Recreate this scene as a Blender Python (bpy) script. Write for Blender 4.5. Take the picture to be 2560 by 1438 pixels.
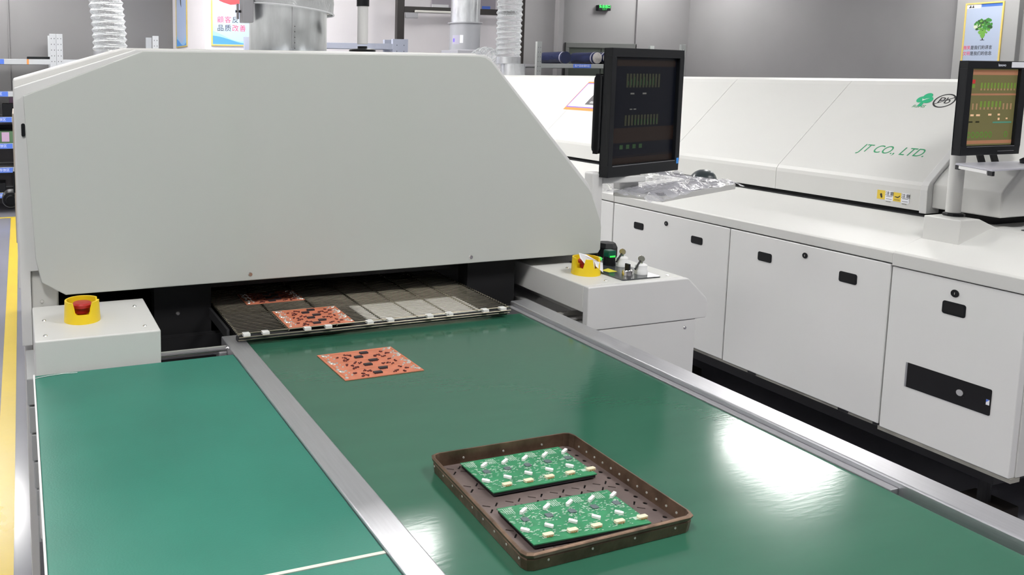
import bpy, bmesh, math, random
from mathutils import Vector, Matrix
from mathutils.geometry import tessellate_polygon
random.seed(7)
PI = math.pi
for o in list(bpy.data.objects): bpy.data.objects.remove(o)
SC = bpy.context.scene
COL = SC.collection

# ------------------------------------------------------------------ camera
F, CX, CY = 2088.608, 783.553, 419.424
RR = Matrix(((0.9424571280644592, -0.3342656038774583, 0.006408418286097694),
             (-0.03191759223158657, -0.10903869664011684, -0.9935249518462849),
             (0.33279998357366186, 0.9361501314957247, -0.11343325012494207)))
CAM = Vector((0, 0, 1.5))
cd = bpy.data.cameras.new('camera'); cam = bpy.data.objects.new('camera', cd); COL.objects.link(cam)
cd.sensor_width = 36; cd.lens = F / 2560 * 36
cd.shift_x = (1280 - CX) / 2560; cd.shift_y = -(719 - CY) / 2560
cd.clip_start = .05; cd.clip_end = 60
m = Matrix((RR[0], -RR[1], -RR[2])).transposed().to_4x4(); m.translation = CAM
cam.matrix_world = m
SC.camera = cam

# ------------------------------------------------------------------ world, lamps, exposure
w = bpy.data.worlds.new('world'); SC.world = w; w.use_nodes = True
w.node_tree.nodes['Background'].inputs[0].default_value = (.9, .95, 1, 1)
w.node_tree.nodes['Background'].inputs[1].default_value = .3
SC.view_settings.view_transform = 'Standard'; SC.view_settings.look = 'None'
SC.view_settings.gamma = 1; SC.view_settings.use_curve_mapping = False
SC.view_settings.exposure = 0.0
LAMP_POWER = 45.0
CEIL = 3.3

# ------------------------------------------------------------------ survey helpers (a photo point on a known surface -> its place in the room)
def ray(x, y): return RR.transposed() @ Vector(((x - CX) / F, (y - CY) / F, 1))
def on_plane(x, y, p0, n):
    d = ray(x, y); n = Vector(n); return CAM + d * ((Vector(p0) - CAM).dot(n) / d.dot(n))
def on_z(x, y, z): return on_plane(x, y, (0, 0, z), (0, 0, 1))
def on_x(x, y, X): return on_plane(x, y, (X, 0, 0), (1, 0, 0))
def on_y(x, y, Y): return on_plane(x, y, (0, Y, 0), (0, 1, 0))

# ------------------------------------------------------------------ materials
MATS = {}
def mat(name, col, rough=.5, metal=0, spec=.5, bump=0, bscale=80, var=0, vscale=3, emit=0, alpha=1, coat=0, stretch=None, trans=0):
    if name in MATS: return MATS[name]
    M = bpy.data.materials.new(name); M.use_nodes = True; nt = M.node_tree; N = nt.nodes; L = nt.links
    b = N['Principled BSDF']
    c = tuple(col) + (1,)
    b.inputs['Base Color'].default_value = c; b.inputs['Roughness'].default_value = rough
    b.inputs['Metallic'].default_value = metal; b.inputs['Specular IOR Level'].default_value = spec
    b.inputs['Coat Weight'].default_value = coat; b.inputs['Coat Roughness'].default_value = .08
    b.inputs['Alpha'].default_value = alpha; b.inputs['Transmission Weight'].default_value = trans
    if emit: b.inputs['Emission Color'].default_value = c; b.inputs['Emission Strength'].default_value = emit
    tc = N.new('ShaderNodeTexCoord'); src = tc.outputs['Object']
    if stretch:
        mp = N.new('ShaderNodeMapping'); mp.inputs['Scale'].default_value = stretch; L.new(src, mp.inputs[0]); src = mp.outputs[0]
    if var:
        n = N.new('ShaderNodeTexNoise'); n.inputs['Scale'].default_value = vscale; n.inputs['Detail'].default_value = 6; L.new(src, n.inputs['Vector'])
        r = N.new('ShaderNodeValToRGB'); L.new(n.outputs[0], r.inputs[0])
        r.color_ramp.elements[0].position = .3; r.color_ramp.elements[1].position = .7
        r.color_ramp.elements[0].color = tuple(max(0, v * (1 - var)) for v in col) + (1,)
        r.color_ramp.elements[1].color = tuple(min(1, v * (1 + var)) for v in col) + (1,)
        L.new(r.outputs[0], b.inputs['Base Color'])
        mr = N.new('ShaderNodeMapRange'); mr.inputs[3].default_value = max(.02, rough - .08 * min(1, var * 4)); mr.inputs[4].default_value = min(1, rough + .08 * min(1, var * 4))
        L.new(n.outputs[0], mr.inputs[0]); L.new(mr.outputs[0], b.inputs['Roughness'])
    if bump:
        n2 = N.new('ShaderNodeTexNoise'); n2.inputs['Scale'].default_value = bscale; n2.inputs['Detail'].default_value = 3; L.new(src, n2.inputs['Vector'])
        bp = N.new('ShaderNodeBump'); bp.inputs['Strength'].default_value = bump; bp.inputs['Distance'].default_value = .002
        L.new(n2.outputs[0], bp.inputs['Height']); L.new(bp.outputs[0], b.inputs['Normal'])
    MATS[name] = M; return M
PAINT = mat('oven_paint', (.63, .63, .61), .42, spec=.4, bump=.06, bscale=400, var=.02, vscale=2)
PAINT2 = mat('grey_paint', (.64, .64, .635), .4, spec=.4, bump=.06, bscale=400, var=.02)
WHITE = mat('white_paint', (.8, .8, .79), .4)
LAMPW = mat('lamp_panel', (1, .985, .96), .5, emit=LAMP_POWER)
WALL = mat("wall_paint", (.215, .21, .215), .8, var=.05, vscale=1.2, bump=.05)
WALLW = mat('white_wall_paint', (.80, .77, .79), .7, var=.02)
CEILM = mat('ceiling_paint', (.68, .68, .68), .8)
FLOOR = mat('epoxy_floor', (.27, .27, .31), .16, spec=.6, var=.12, vscale=.9, bump=.08, bscale=3)
TAPE = mat('yellow_tape', (.72, .53, .05), .28, var=.05, vscale=3, bump=.2, bscale=40)
BELT = mat('green_belt', (.028, .115, .072), .13, spec=.62, var=.04, vscale=5, bump=.03, bscale=45, stretch=(1, 4, 1))
MAT_G = mat('green_mat', (.032, .185, .135), .42, spec=.32, var=.07, vscale=7, bump=.1, bscale=300)
ALU = mat('brushed_aluminium', (.62, .62, .65), .33, metal=.85, var=.04, vscale=30, stretch=(8, .4, 8), bump=.1, bscale=200)
ALUD = mat('dull_aluminium', (.42, .42, .44), .45, metal=.7)
BLACK = mat('matt_black', (.008, .008, .009), .6, spec=.3)
BLACKG = mat('black_plastic', (.007, .008, .010), .4, spec=.3)
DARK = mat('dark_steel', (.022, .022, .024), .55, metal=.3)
YEL = mat('yellow_plastic', (.83, .60, .015), .35, var=.02)
RED = mat('red_plastic', (.42, .018, .015), .35)
CHROME = mat('chrome', (.75, .74, .72), .16, metal=1)
WIRE = mat('belt_wire', (.30, .27, .21), .32, metal=1)
GALV = mat('galvanised_steel', (.66, .68, .70), .3, metal=.9, var=.16, vscale=26, stretch=(1, 1, .3), bump=.08, bscale=10)
GALV2 = mat('grey_duct_paint', (.42, .43, .46), .4, metal=.3, var=.04)
RUST = mat('rusty_steel', (.17, .11, .075), .42, metal=.65, var=.45, vscale=26, bump=.35, bscale=90)
RUSTF = mat('scorched_steel', (.20, .155, .145), .5, metal=.5, var=.22, vscale=18, bump=.2, bscale=90)
GREENLIT = mat('lit_green', (.04, .8, .09), .3, emit=.8)
GREENDK = mat('green_lens', (.01, .10, .06), .15)
PAPER = mat('white_paper', (.82, .83, .88), .6)
BLUE = mat('blue_label', (.09, .2, .72), .5)
ORANGE = mat('orange_card', (.78, .30, .07), .5)
VIOLET = mat('blue_violet_tape', (.20, .13, .8), .4)
INK = mat('black_ink', (.02, .02, .022), .6)
INKG = mat('green_ink', (.03, .3, .13), .6)
LEAFG = mat('logo_green', (.02, .42, .2), .6)
INKR = mat('red_ink', (.65, .06, .12), .6)
WTXT = mat('white_ink', (.8, .85, .95), .6)
RACK = mat('rack_grey', (.50, .52, .54), .5)
RACKB = mat('rack_grey_blue', (.42, .45, .55), .5)
SHADEW = mat('rack_shelf_steel', (.2, .2, .21), .6)

def film(name, fac, col=(.9, .92, .95), rough=.12, bscale=30, strength=.9, fmul=1.3):
    M = bpy.data.materials.new(name); M.use_nodes = True; nt = M.node_tree; N = nt.nodes; L = nt.links
    b = N['Principled BSDF']; b.inputs['Base Color'].default_value = tuple(col) + (1,); b.inputs['Roughness'].default_value = rough
    b.inputs['Specular IOR Level'].default_value = .9
    tr = N.new('ShaderNodeBsdfTransparent'); mx = N.new('ShaderNodeMixShader')
    fr = N.new('ShaderNodeFresnel'); fr.inputs[0].default_value = 1.6
    ma = N.new('ShaderNodeMath'); ma.operation = 'MULTIPLY_ADD'; ma.inputs[1].default_value = fmul; ma.inputs[2].default_value = fac; ma.use_clamp = True
    L.new(fr.outputs[0], ma.inputs[0]); L.new(ma.outputs[0], mx.inputs[0])
    n = N.new('ShaderNodeTexNoise'); n.inputs['Scale'].default_value = bscale; n.inputs['Detail'].default_value = 4; n.inputs['Distortion'].default_value = 1.5
    tc = N.new('ShaderNodeTexCoord'); L.new(tc.outputs['Object'], n.inputs['Vector'])
    bp = N.new('ShaderNodeBump'); bp.inputs['Strength'].default_value = strength; bp.inputs['Distance'].default_value = .01
    L.new(n.outputs[0], bp.inputs['Height']); L.new(bp.outputs[0], b.inputs['Normal']); L.new(bp.outputs[0], fr.inputs['Normal'])
    L.new(tr.outputs[0], mx.inputs[1]); L.new(b.outputs[0], mx.inputs[2]); L.new(mx.outputs[0], N['Material Output'].inputs[0])
    return M
FILM = film('clear_film', .2, (.52, .52, .57), .07, 26, .6, .32)
HOSE = film('clear_hose', .07, (.86, .88, .9), .15, 45, .6)

# ------------------------------------------------------------------ mesh building
class MB:
    def __init__(s): s.bm = bmesh.new()
    def _v(s, pts): return [s.bm.verts.new(p) for p in pts]
    def poly(s, pts):
        try: s.bm.faces.new(s._v(pts))
        except ValueError: pass
        return s
    def box(s, x0, y0, z0, x1, y1, z1):
        v = s._v([(x0, y0, z0), (x1, y0, z0), (x1, y1, z0), (x0, y1, z0), (x0, y0, z1), (x1, y0, z1), (x1, y1, z1), (x0, y1, z1)])
        for f in ((0, 3, 2, 1), (4, 5, 6, 7), (0, 1, 5, 4), (1, 2, 6, 5), (2, 3, 7, 6), (3, 0, 4, 7)): s.bm.faces.new([v[i] for i in f])
        return s
    def loft(s, a, b, caps=True):
        A = s._v(a); B = s._v(b); n = len(a)
        for i in range(n): s.bm.faces.new((A[i], A[(i + 1) % n], B[(i + 1) % n], B[i]))
        if caps: s.bm.faces.new(A[::-1]); s.bm.faces.new(B)
        return s
    def prism_y(s, prof, y0, y1, caps=True): return s.loft([(x, y0, z) for x, z in prof], [(x, y1, z) for x, z in prof], caps)
    def prism_x(s, prof, x0, x1): return s.loft([(x0, y, z) for y, z in prof], [(x1, y, z) for y, z in prof])
    def prism_z(s, prof, z0, z1): return s.loft([(x, y, z0) for x, y in prof], [(x, y, z1) for x, y in prof])
    def tube(s, p0, p1, r0, r1=None, n=16, caps=True):
        p0 = Vector(p0); p1 = Vector(p1); r1 = r0 if r1 is None else r1
        d = (p1 - p0).normalized(); u = d.orthogonal().normalized(); v = d.cross(u)
        cs = [(math.cos(2 * PI * i / n), math.sin(2 * PI * i / n)) for i in range(n)]
        return s.loft([p0 + (u * c + v * t) * r0 for c, t in cs], [p1 + (u * c + v * t) * r1 for c, t in cs], caps)
    def path(s, pts, r, n=6):
        rings = []
        for i, p in enumerate(pts):
            p = Vector(p); a = Vector(pts[max(0, i - 1)]); b = Vector(pts[min(len(pts) - 1, i + 1)]); d = (b - a).normalized()
            ref = Vector((0, 0, 1)) if abs(d.z) < .9 else Vector((1, 0, 0))
            u = d.cross(ref).normalized(); v = u.cross(d)
            rings.append(s._v([p + (u * math.cos(2 * PI * k / n) + v * math.sin(2 * PI * k / n)) * r for k in range(n)]))
        for A, B in zip(rings, rings[1:]):
            for k in range(n): s.bm.faces.new((A[k], A[(k + 1) % n], B[(k + 1) % n], B[k]))
        s.bm.faces.new(rings[0][::-1]); s.bm.faces.new(rings[-1]); return s
    def lathe(s, prof, c=(0, 0, 0), n=24, axis='z', close=False):
        rings = []
        for r, h in prof:
            ring = []
            for k in range(n):
                a = 2 * PI * k / n; x, y = r * math.cos(a), r * math.sin(a)
                ring.append({'z': (c[0] + x, c[1] + y, c[2] + h), 'y': (c[0] + x, c[1] + h, c[2] + y), 'x': (c[0] + h, c[1] + x, c[2] + y)}[axis])
            rings.append(s._v(ring))
        for A, B in zip(rings, rings[1:]):
            for k in range(n): s.bm.faces.new((A[k], A[(k + 1) % n], B[(k + 1) % n], B[k]))
        if close: s.bm.faces.new(rings[0][::-1]); s.bm.faces.new(rings[-1])
        return s
    def build(s, name, material, parent=None, bevel=0, smooth=False, seg=2):
        bmesh.ops.recalc_face_normals(s.bm, faces=s.bm.faces)
        me = bpy.data.meshes.new(name); s.bm.to_mesh(me); s.bm.free()
        me.materials.append(material)
        if smooth:
            for p in me.polygons: p.use_smooth = True
            try: me.set_sharp_from_angle(angle=math.radians(40))
            except Exception: pass
        o = bpy.data.objects.new(name, me); COL.objects.link(o)
        if parent: o.parent = parent; o.matrix_parent_inverse = Matrix.Identity(4); o.location = -Vector(parent_world(parent)) if parent.type == 'EMPTY' and not parent.get('local') else (0, 0, 0)
        if parent and parent.type != 'EMPTY': o.location = (0, 0, 0)
        if bevel:
            md = o.modifiers.new('bevel', 'BEVEL'); md.width = bevel; md.segments = seg; md.limit_method = 'ANGLE'; md.angle_limit = math.radians(35)
            md.harden_normals = False
        return o
def parent_world(p): return p.location
def tag(o, label, cat, group=None, kind=None):
    if label: o['label'] = label
    if cat: o['category'] = cat
    if group: o['group'] = group
    if kind: o['kind'] = kind
    return o
def thing(name, loc, label, cat, group=None, local=False, rz=0):
    o = bpy.data.objects.new(name, None); COL.objects.link(o); o.location = loc; o.rotation_euler = (0, 0, rz); o.empty_display_size = .05
    if local: o['local'] = 1
    return tag(o, label, cat, group)
def struct(name, mb, material, bevel=0):
    o = mb.build(name, material, None, bevel); o['kind'] = 'structure'; return o
def text(name, s, size, mtx, material, parent, shear=0, spacing=1, align='CENTER', bold=0):
    cu = bpy.data.curves.new(name, 'FONT'); cu.body = s; cu.size = size; cu.shear = shear; cu.align_x = align; cu.align_y = 'CENTER'; cu.space_character = spacing
    cu.extrude = .0002; cu.offset = bold
    t = bpy.data.objects.new(name + '_tmp', cu); COL.objects.link(t)
    dg = bpy.context.evaluated_depsgraph_get(); me = bpy.data.meshes.new_from_object(t.evaluated_get(dg)); bpy.data.objects.remove(t)
    me.transform(mtx); me.materials.clear(); me.materials.append(material); me.name = name
    o = bpy.data.objects.new(name, me); COL.objects.link(o)
    if parent:
        o.parent = parent
        if parent.type == 'EMPTY' and not parent.get('local'): o.location = -parent.location
    return o
def basis(o, u, v):
    u = Vector(u).normalized(); v = Vector(v).normalized(); n = u.cross(v).normalized()
    M = Matrix((u, v, n)).transposed().to_4x4(); M.translation = Vector(o); return M
def rounded(x0, z0, x1, z1, r, n=4):
    out = []
    for cx, cz, a0 in ((x1 - r, z1 - r, 0), (x0 + r, z1 - r, PI / 2), (x0 + r, z0 + r, PI), (x1 - r, z0 + r, 1.5 * PI)):
        for k in range(n + 1):
            a = a0 + PI / 2 * k / n; out.append((cx + r * math.cos(a), cz + r * math.sin(a)))
    return out
def screw(p, parent, axis='z', r=.0045):
    a = {'z': (0, 0, 1), '-y': (0, -1, 0), '-x': (-1, 0, 0)}[axis]; p = Vector(p); a = Vector(a)
    b = MB(); b.tube(p, p + a * .0018, r, r * .75, 12); b.tube(p + a * .0015, p + a * .0019, r * .3, r * .3, 6)
    return b.build('screw', CHROME, parent, smooth=True)

# ------------------------------------------------------------------ room
RX, BY = 9.47, 10.0
struct('floor', MB().box(-5.5, -6, -.1, RX, BY, 0), FLOOR)
struct('ceiling', MB().box(-5.5, -6, CEIL, RX, BY, CEIL + .1), CEILM)
struct('wall_back', MB().box(-5.5, BY, 0, RX, BY + .15, CEIL), WALL)
struct('wall_right', MB().box(RX, -6, 0, RX + .15, BY + .15, CEIL), WALL)
struct('wall_left', MB().box(-5.65, -6, 0, -5.5, BY + .15, CEIL), WALLW)
struct('wall_front', MB().box(-5.65, -6.15, 0, RX + .15, -6, CEIL), WALLW)
# white partition block with the posters
PB0, PB1, PBY = on_y(513, 60, 8.2).x, on_y(1306, 60, 8.2).x, 8.2
struct('wall_partition', MB().box(PB0, PBY, 0, PB1, BY, CEIL), WALLW, .006)
# pilaster on the right wall and vertical trims on the back wall
PX = RX - .12
ya, yb = on_x(2540, 100, PX).y, on_x(2385, 100, PX).y
struct('trim_1', MB().box(PX, ya, 0, RX, yb, CEIL), mat('pilaster_paint', (.31, .31, .305), .7), .004)
for k, (p0, p1, d) in enumerate(((1386, 1398, .10), (1588, 1592, .03), (20, 23, .02))):
    a, b = on_y(p0, 60, BY).x, on_y(p1, 60, BY).x
    struct('trim_%d' % (k + 2), MB().box(a, BY - d, 0, b, BY, CEIL), WALL, .003)
yc = on_x(2557, 100, RX).y
struct('trim_5', MB().box(RX - .05, yc - .5, 0, RX, yc, CEIL), mat('pilaster_paint', (.31, .31, .305), .7))
# dark doorway in the back wall
dx0, dx1, dz = on_y(1411, 120, BY).x, on_y(1588, 120, BY).x, on_y(1500, 108, BY).z
fr = MB().box(dx0, BY - .03, dz - .07, dx1, BY, dz).box(dx0, BY - .03, 0, dx0 + .06, BY, dz - .07).box(dx1 - .06, BY - .03, 0, dx1, BY, dz - .07)
d1 = struct('door_1', fr, mat('door_frame_paint', (.11, .115, .11), .5), .004)
MB().box(dx0 + .06, BY - .015, 0, (dx0 + dx1) / 2 - .01, BY - .002, dz - .07).build('door_leaf', mat('door_dark_green', (.055, .065, .055), .3), d1)
MB().box((dx0 + dx1) / 2 + .01, BY - .015, 0, dx1 - .06, BY - .002, dz - .07).build('door_leaf', MATS['door_dark_green'], d1)

# ceiling lamps
names = [('behind the camera row, first from the left wall', 0)]
gx = [-3.6, -.35, 2.14, 5.60, 8.6]; gy = [.3, 4.72, 9.2]
for j, y in enumerate(gy):
    for i, x in enumerate(gx):
        if j == 1 and i == 4: y = 5.6  # moved off its row to brighten the right wall
        if j == 2 and i == 2: x, y = 1.95, 7.6  # unseen lamp added off the grid to brighten the partition
        elif j == 2: y = 9.2
        lab = 'white square ceiling lamp, %s column from the left wall, %s row from the back wall' % (['first', 'second', 'third', 'fourth', 'fifth'][i], ['third', 'second', 'first'][j])
        t = thing('ceiling_lamp', (x, y, CEIL), lab, 'lamp', 'ceiling lamps above the machines')
        wx, wy = .27, .36
        MB().box(x - wx - .02, y - wy - .02, CEIL - .05, x + wx + .02, y + wy + .02, CEIL - .001).build('lamp_frame', WHITE, t)
        MB().box(x - wx, y - wy, CEIL - .056, x + wx, y + wy, CEIL - .0505).build('diffuser', LAMPW, t)

t = thing('ceiling_lamp', (.95, 7.2, CEIL), 'added square ceiling lamp brightening the white partition corner', 'lamp', 'ceiling lamps above the machines')  # extra unseen lamp, added only to brighten the partition
MB().box(.95 - .29, 7.2 - .38, CEIL - .05, .95 + .29, 7.2 + .38, CEIL - .001).build('lamp_frame', WHITE, t)
MB().box(.95 - .27, 7.2 - .36, CEIL - .056, .95 + .27, 7.2 + .36, CEIL - .0505).build('diffuser', LAMPW, t)
# floor marking tape
def tape(pts, label):
    b = MB().prism_z(pts, .0005, .0025); return tag(b.build('floor_tape', TAPE), label, 'tape')
tape([(-.133, -2.0), (-.077, -2.0), (-.017, 8.97), (-.089, 8.97)], 'long yellow floor tape running beside the white machine')
tape([(-.017, 8.975), (-.017, 9.03), (-.62, 9.03), (-.62, 8.975)], 'short yellow floor tape crossing in front of the storage rack')

# ------------------------------------------------------------------ conveyor table
ct = thing('conveyor_table', (.63, .9, 0), 'long green conveyor table with aluminium rails in the foreground', 'conveyor')
MB().box(.018, .905, .888, .420, 1.685, .9).build('side_board', MAT_G, ct, .0012)
MB().box(.018, -.3, .888, .420, .899, .9).build('side_board', MAT_G, ct, .0012)
MB().box(.0142, -.3, .893, .0175, 1.69, .9012).build('edge_strip', WHITE, ct, .001)
MB().box(.018, .8992, .885, .420, .9048, .9006).build('joint_strip', mat('pale_joint', (.62, .66, .58), .6), ct)
MB().box(.4205, -.3, .86, .467, 1.80, .9045).build('guide_rail', ALU, ct, .0025)
MB().box(1.204, -.3, .86, 1.2585, 1.84, .9085).build('guide_rail', ALU, ct, .003)
MB().box(1.188, .81, .87, 1.2035, 1.83, .8985).build('rail_lip', ALUD, ct, .001)
# belt wraps round its end roller
n = 12
prof = [(-.3, .896)] + [(1.765 + .02 * math.sin(PI * k / n), .876 + .02 * math.cos(PI * k / n)) for k in range(n + 1)] + [(-.3, .856)]
MB().prism_x(prof, .468, 1.187).build('belt', BELT, ct)
MB().box(.14, -.25, .80, .42, 1.66, .887).build('frame', PAINT2, ct)
MB().box(.47, -.25, .76, 1.2, 1.7, .85).build('bed', DARK, ct)
for x in (.15, 1.16):
    for y in (-.15, 1.35):
        MB().box(x, y, .0, x + .05, y + .05, .80).build('leg', ALUD, ct, .003)
MB().box(.15, 1.3, .76, 1.2, 1.34, .80).build('cross_bar', ALUD, ct)
b = MB(); b.path([(.018, 1.668, .9012), (.04, 1.674, .9014), (.07, 1.677, .9014), (.098, 1.675, .9012)], .0007, 5)
tag(b.build('wire_offcut', mat('pale_wire', (.7, .75, .72), .4)), 'thin pale wire offcut on the far left corner of the green mat', 'wire')

# ------------------------------------------------------------------ front oven
A = thing('reflow_oven', (.75, 3.5, 0), 'large white reflow oven with shaded end hood, open tunnel and mesh belt', 'machine')
YH = 1.93; k = YH / 1.9
def hz(x, z): return (x * k, 1.5 + (z - 1.5) * k)
hp = [hz(.014, 1.446), hz(.27, 1.545), hz(1.125, 1.545), hz(1.145, 1.542), hz(1.165, 1.529), hz(1.484, 1.186), hz(1.494, 1.172), hz(1.528, 1.092), hz(1.5315, 1.075),
      hz(1.5315, 1.012), hz(1.524, 1.001), hz(.091, 1.002), hz(.04, 1.034), hz(.029, 1.09), hz(.022, 1.25)]
fp = MB().prism_y(hp, YH, YH + .018).build('end_panel', mat('end_panel_shaded', (.50, .515, .49), .42, spec=.4, bump=.05, bscale=400), A, .0025, seg=3)  # oven paint darkened here, shade put into the panel colour
for q in ((626, 686), (1178, 643)): screw(on_y(*q, YH), fp, '-y', .006)
# frame behind the end panel, chamfered to the shell
fr0 = [(-.004, 1.462), (.262, 1.5495), (1.172, 1.5495), (1.19, 1.541), (1.52, 1.192), (1.56, 1.095), (1.56, 1.01), (1.545, 1.002), (1.50, 1.05), (.0185, 1.05), (.0185, .878), (-.004, .878)]
MB().prism_y(fr0, YH + .019, YH + .06).build('end_frame', PAINT2, A, .002)
sh0 = [(-.006, 1.480), (.238, 1.5535), (1.168, 1.5535), (1.19, 1.543), (1.53, 1.195), (1.57, 1.098), (1.57, 1.0), (-.008, 1.0)]
sh1 = [(-.006, 1.36), (.20, 1.49), (.30, 1.5475), (1.165, 1.5475), (1.19, 1.537)] + sh0[4:]
MB().prism_y(sh0, YH + .061, 2.32).build('hood_shell', PAINT, A, .004)
MB().prism_y(sh1, 2.321, 3.6).build('hood_shell', PAINT, A, .004)
MB().prism_y(sh1, 3.606, 5.5).build('hood_shell', PAINT, A, .004)
# lower body
MB().box(.0, 2.62, .12, 1.56, 5.5, .998).build('body', PAINT, A, .004)
MB().box(.0, 2.02, .12, .02, 2.618, .998).build('side_panel', PAINT2, A, .002)
MB().box(.018, 2.0, .60, 1.60, 2.6, .78).build('inner_floor', BLACK, A)
MB().box(.018, 2.6, .60, 1.60, 2.617, .998).build('inner_wall', BLACK, A)
MB().box(.018, YH + .062, .985, 1.56, 2.6, .999).build('tunnel_roof', BLACK, A)
MB().box(.30, 1.99, .40, .44, 2.04, .985).build('tunnel_cheek', BLACK, A)
MB().box(1.15, 1.97, .40, 1.30, 2.02, .985).build('tunnel_cheek', BLACK, A)
MB().box(.30, 2.041, .955, 1.30, 2.06, .985).build('lintel', DARK, A)
MB().box(.27, 1.96, .30, 1.335, 1.985, .86).build('inner_front', BLACK, A)
for q in ((445, 784), (1312, 703)): screw(on_y(*q, 1.99), A, '-y', .0055)
b = MB(); b.lathe([(0, 0), (.009, 0), (.011, .012), (.011, .022), (.006, .03)], (.115, 1.96, 0), 16, 'y')
o = MB().lathe([(0.0, -.02), (.007, -.02), (.009, -.012), (.009, 0), (.006, .0)], tuple(on_y(200, 752, 1.99)), 16, 'y').build('knob', CHROME, A, smooth=True); b.bm.free()
MB().box(.0185, 1.962, .94, .078, 2.01, 1.048).build('corner_plate', PAINT, A, .004)
screw(on_y(105, 754, 1.962), A, '-y')
# left control box
MB().box(.019, 1.695, .55, .2685, 1.955, .966).build('control_box', PAINT, A, .0035, seg=3)
for q in ((110, 802), (113, 840), (336, 766), (362, 815)): screw(on_z(*q, .966), A)
# right control box with sloped shoulder
rb = [(1.340, .882), (1.340, .967), (1.652, .967), (1.672, .955), (1.722, .908), (1.727, .898), (1.727, .862), (1.722, .853), (1.69, .853), (1.69, .882)]
MB().prism_y([(1.340, .8535), (1.340, .967), (1.650, .967), (1.658, .9655), (1.720, .910), (1.727, .898), (1.727, .862), (1.722, .8535)], 1.70, 1.72).build('control_box_front', PAINT2, A, .003, seg=3)
MB().prism_y([(1.3405, .897), (1.3405, .967), (1.650, .967), (1.658, .9655), (1.720, .910), (1.727, .898), (1.727, .8535), (1.42, .8535), (1.42, .897)], 1.7205, 2.3).build('control_box', PAINT, A, .0025)
MB().box(1.358, 1.702, .12, 1.690, 2.25, .853).build('cabinet', PAINT2, A, .002)
MB().box(1.340, 1.701, .12, 1.3575, 1.715, .853).build('corner_post', PAINT, A)
for q, P in (((1497, 659), 0), ((1712, 819), 1), ((1507, 840), 1)):
    screw(on_z(1418, 670, .967) if not P else on_y(*q, 1.702), A, 'z' if not P else '-y')
for q in ((1514, 702), (1668, 689)): screw(on_z(*q, .967), A)
rp = on_z(480, 879, .893)
MB().tube((.27, rp.y, .890), (.4200, rp.y, .890), .0095, n=20).build('tension_rod', CHROME, A, smooth=True)
MB().box(.402, rp.y - .012, .84, .4200, rp.y + .02, .888).build('rod_bracket', ALUD, A, .002)
MB().tube((1.26, 1.79, .868), (1.40, 1.79, .868), .013, n=20).build('tension_rod', CHROME, A, smooth=True)
MB().box(1.31, 1.75, .80, 1.345, 1.79, .868).build('rod_bracket', ALUD, A, .002)
# black drive motor on the far left side of the oven
mc = on_y(27, 497, 3.6)
mo = MB().lathe([(0, -.05), (.018, -.05), (.020, -.03), (.030, -.028), (.034, -.018), (.034, .05), (.02, .06), (0, .06)], tuple(mc), 20, 'y').build('motor', BLACKG, A, smooth=True)
MB().box(mc.x, 3.58, mc.z - .03, -.004, 3.64, mc.z + .03).build('motor_bracket', DARK, mo)
MB().box(-.014, 2.9, .93, -.008, 3.3, 1.36).build('side_door', mat('side_door_paint', (.50, .44, .36), .5), A, .002)
# handle slots in the left flank
MB().box(-.0125, 2.02, 1.22, -.0085, 2.10, 1.27).build('grip', BLACKG, A, .001)
MB().prism_y(rounded(.0085, 1.355, .0165, 1.384, .0035), YH + .0155, YH + .0188).build('grip', BLACKG, A)
# louvred plinth plates seen low on the left
for i in range(6):
    x0 = .002 + i * .0030; z1 = .875 - i * .060
    MB().box(x0, 1.74, z1 - .056, .05, 1.93, z1).build('louvre', mat('louvre_shaded', (.36, .37, .37), .5), A, .002)  # darker than the body paint, shade put into the plate colour

# mesh belt ---------------------------------------------------------
MX0, MX1, MY0, MZ = .446, 1.138, 1.735, .922
mbt = MB()
y = MY0 + .022; cnt = 0
while y < 2.62:
    mbt.tube((MX0, y, MZ), (MX1, y, MZ), .0008, n=5); y += .0108
ob = mbt.build('mesh_wire', WIRE, A); ob['kind'] = 'stuff'
cols = [MX0, .562, .678, .793, .883, .966, 1.045, MX1]
for x in cols:
    b = MB(); yy = MY0
    pts = []
    while yy < 2.62:
        pts += [(x - .002, yy, MZ + .0012), (x + .002, yy + .0054, MZ + .0022)]; yy += .0108
    b.path(pts, .0012, 4); b.build('link_chain', WIRE, A)
# returning nose loops at the front edge
for yo, zo in ((.010, .0015), (0, -.004), (.006, -.012)):
    MB().tube((MX0, MY0 + yo, MZ + zo), (MX1, MY0 + yo, MZ + zo), .0013, n=6).build('nose_wire', WIRE, A)
for px in (620, 668, 772, 824, 927, 978, 1075, 1124, 1212, 1255):
    yp = 850 + (px - 600) * (775 - 850) / 678
    x = on_z(px, yp - 7, MZ).x
    MB().box(x - .008, MY0 + .001, MZ - .004, x + .008, MY0 + .017, MZ + .003).build('belt_clip', mat('white_clip', (.7, .7, .68), .4), A, .001)
MB().tube((MX0, MY0 + .022, MZ - .0135), (MX1, MY0 + .022, MZ - .0135), .008, n=20).build('nose_roller', DARK, A, smooth=True)
MB().box(MX0 + .02, 1.80, .885, MX1 - .02, 2.6, .893).build('belt_tray', BLACK, A)  # tray made black to carry the tunnel's shade
MB().box(.80, 1.775, .8935, MX1 - .03, 1.965, .896).build('sheen_plate', mat('sheen_pale', (.82, .8, .76), .35), A)  # pale plate added to imitate the bright sheen under the mesh
MB().box(MX0 - .012, 1.80, .895, MX0 - .006, 2.6, .918).build('belt_guide', DARK, A)

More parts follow.
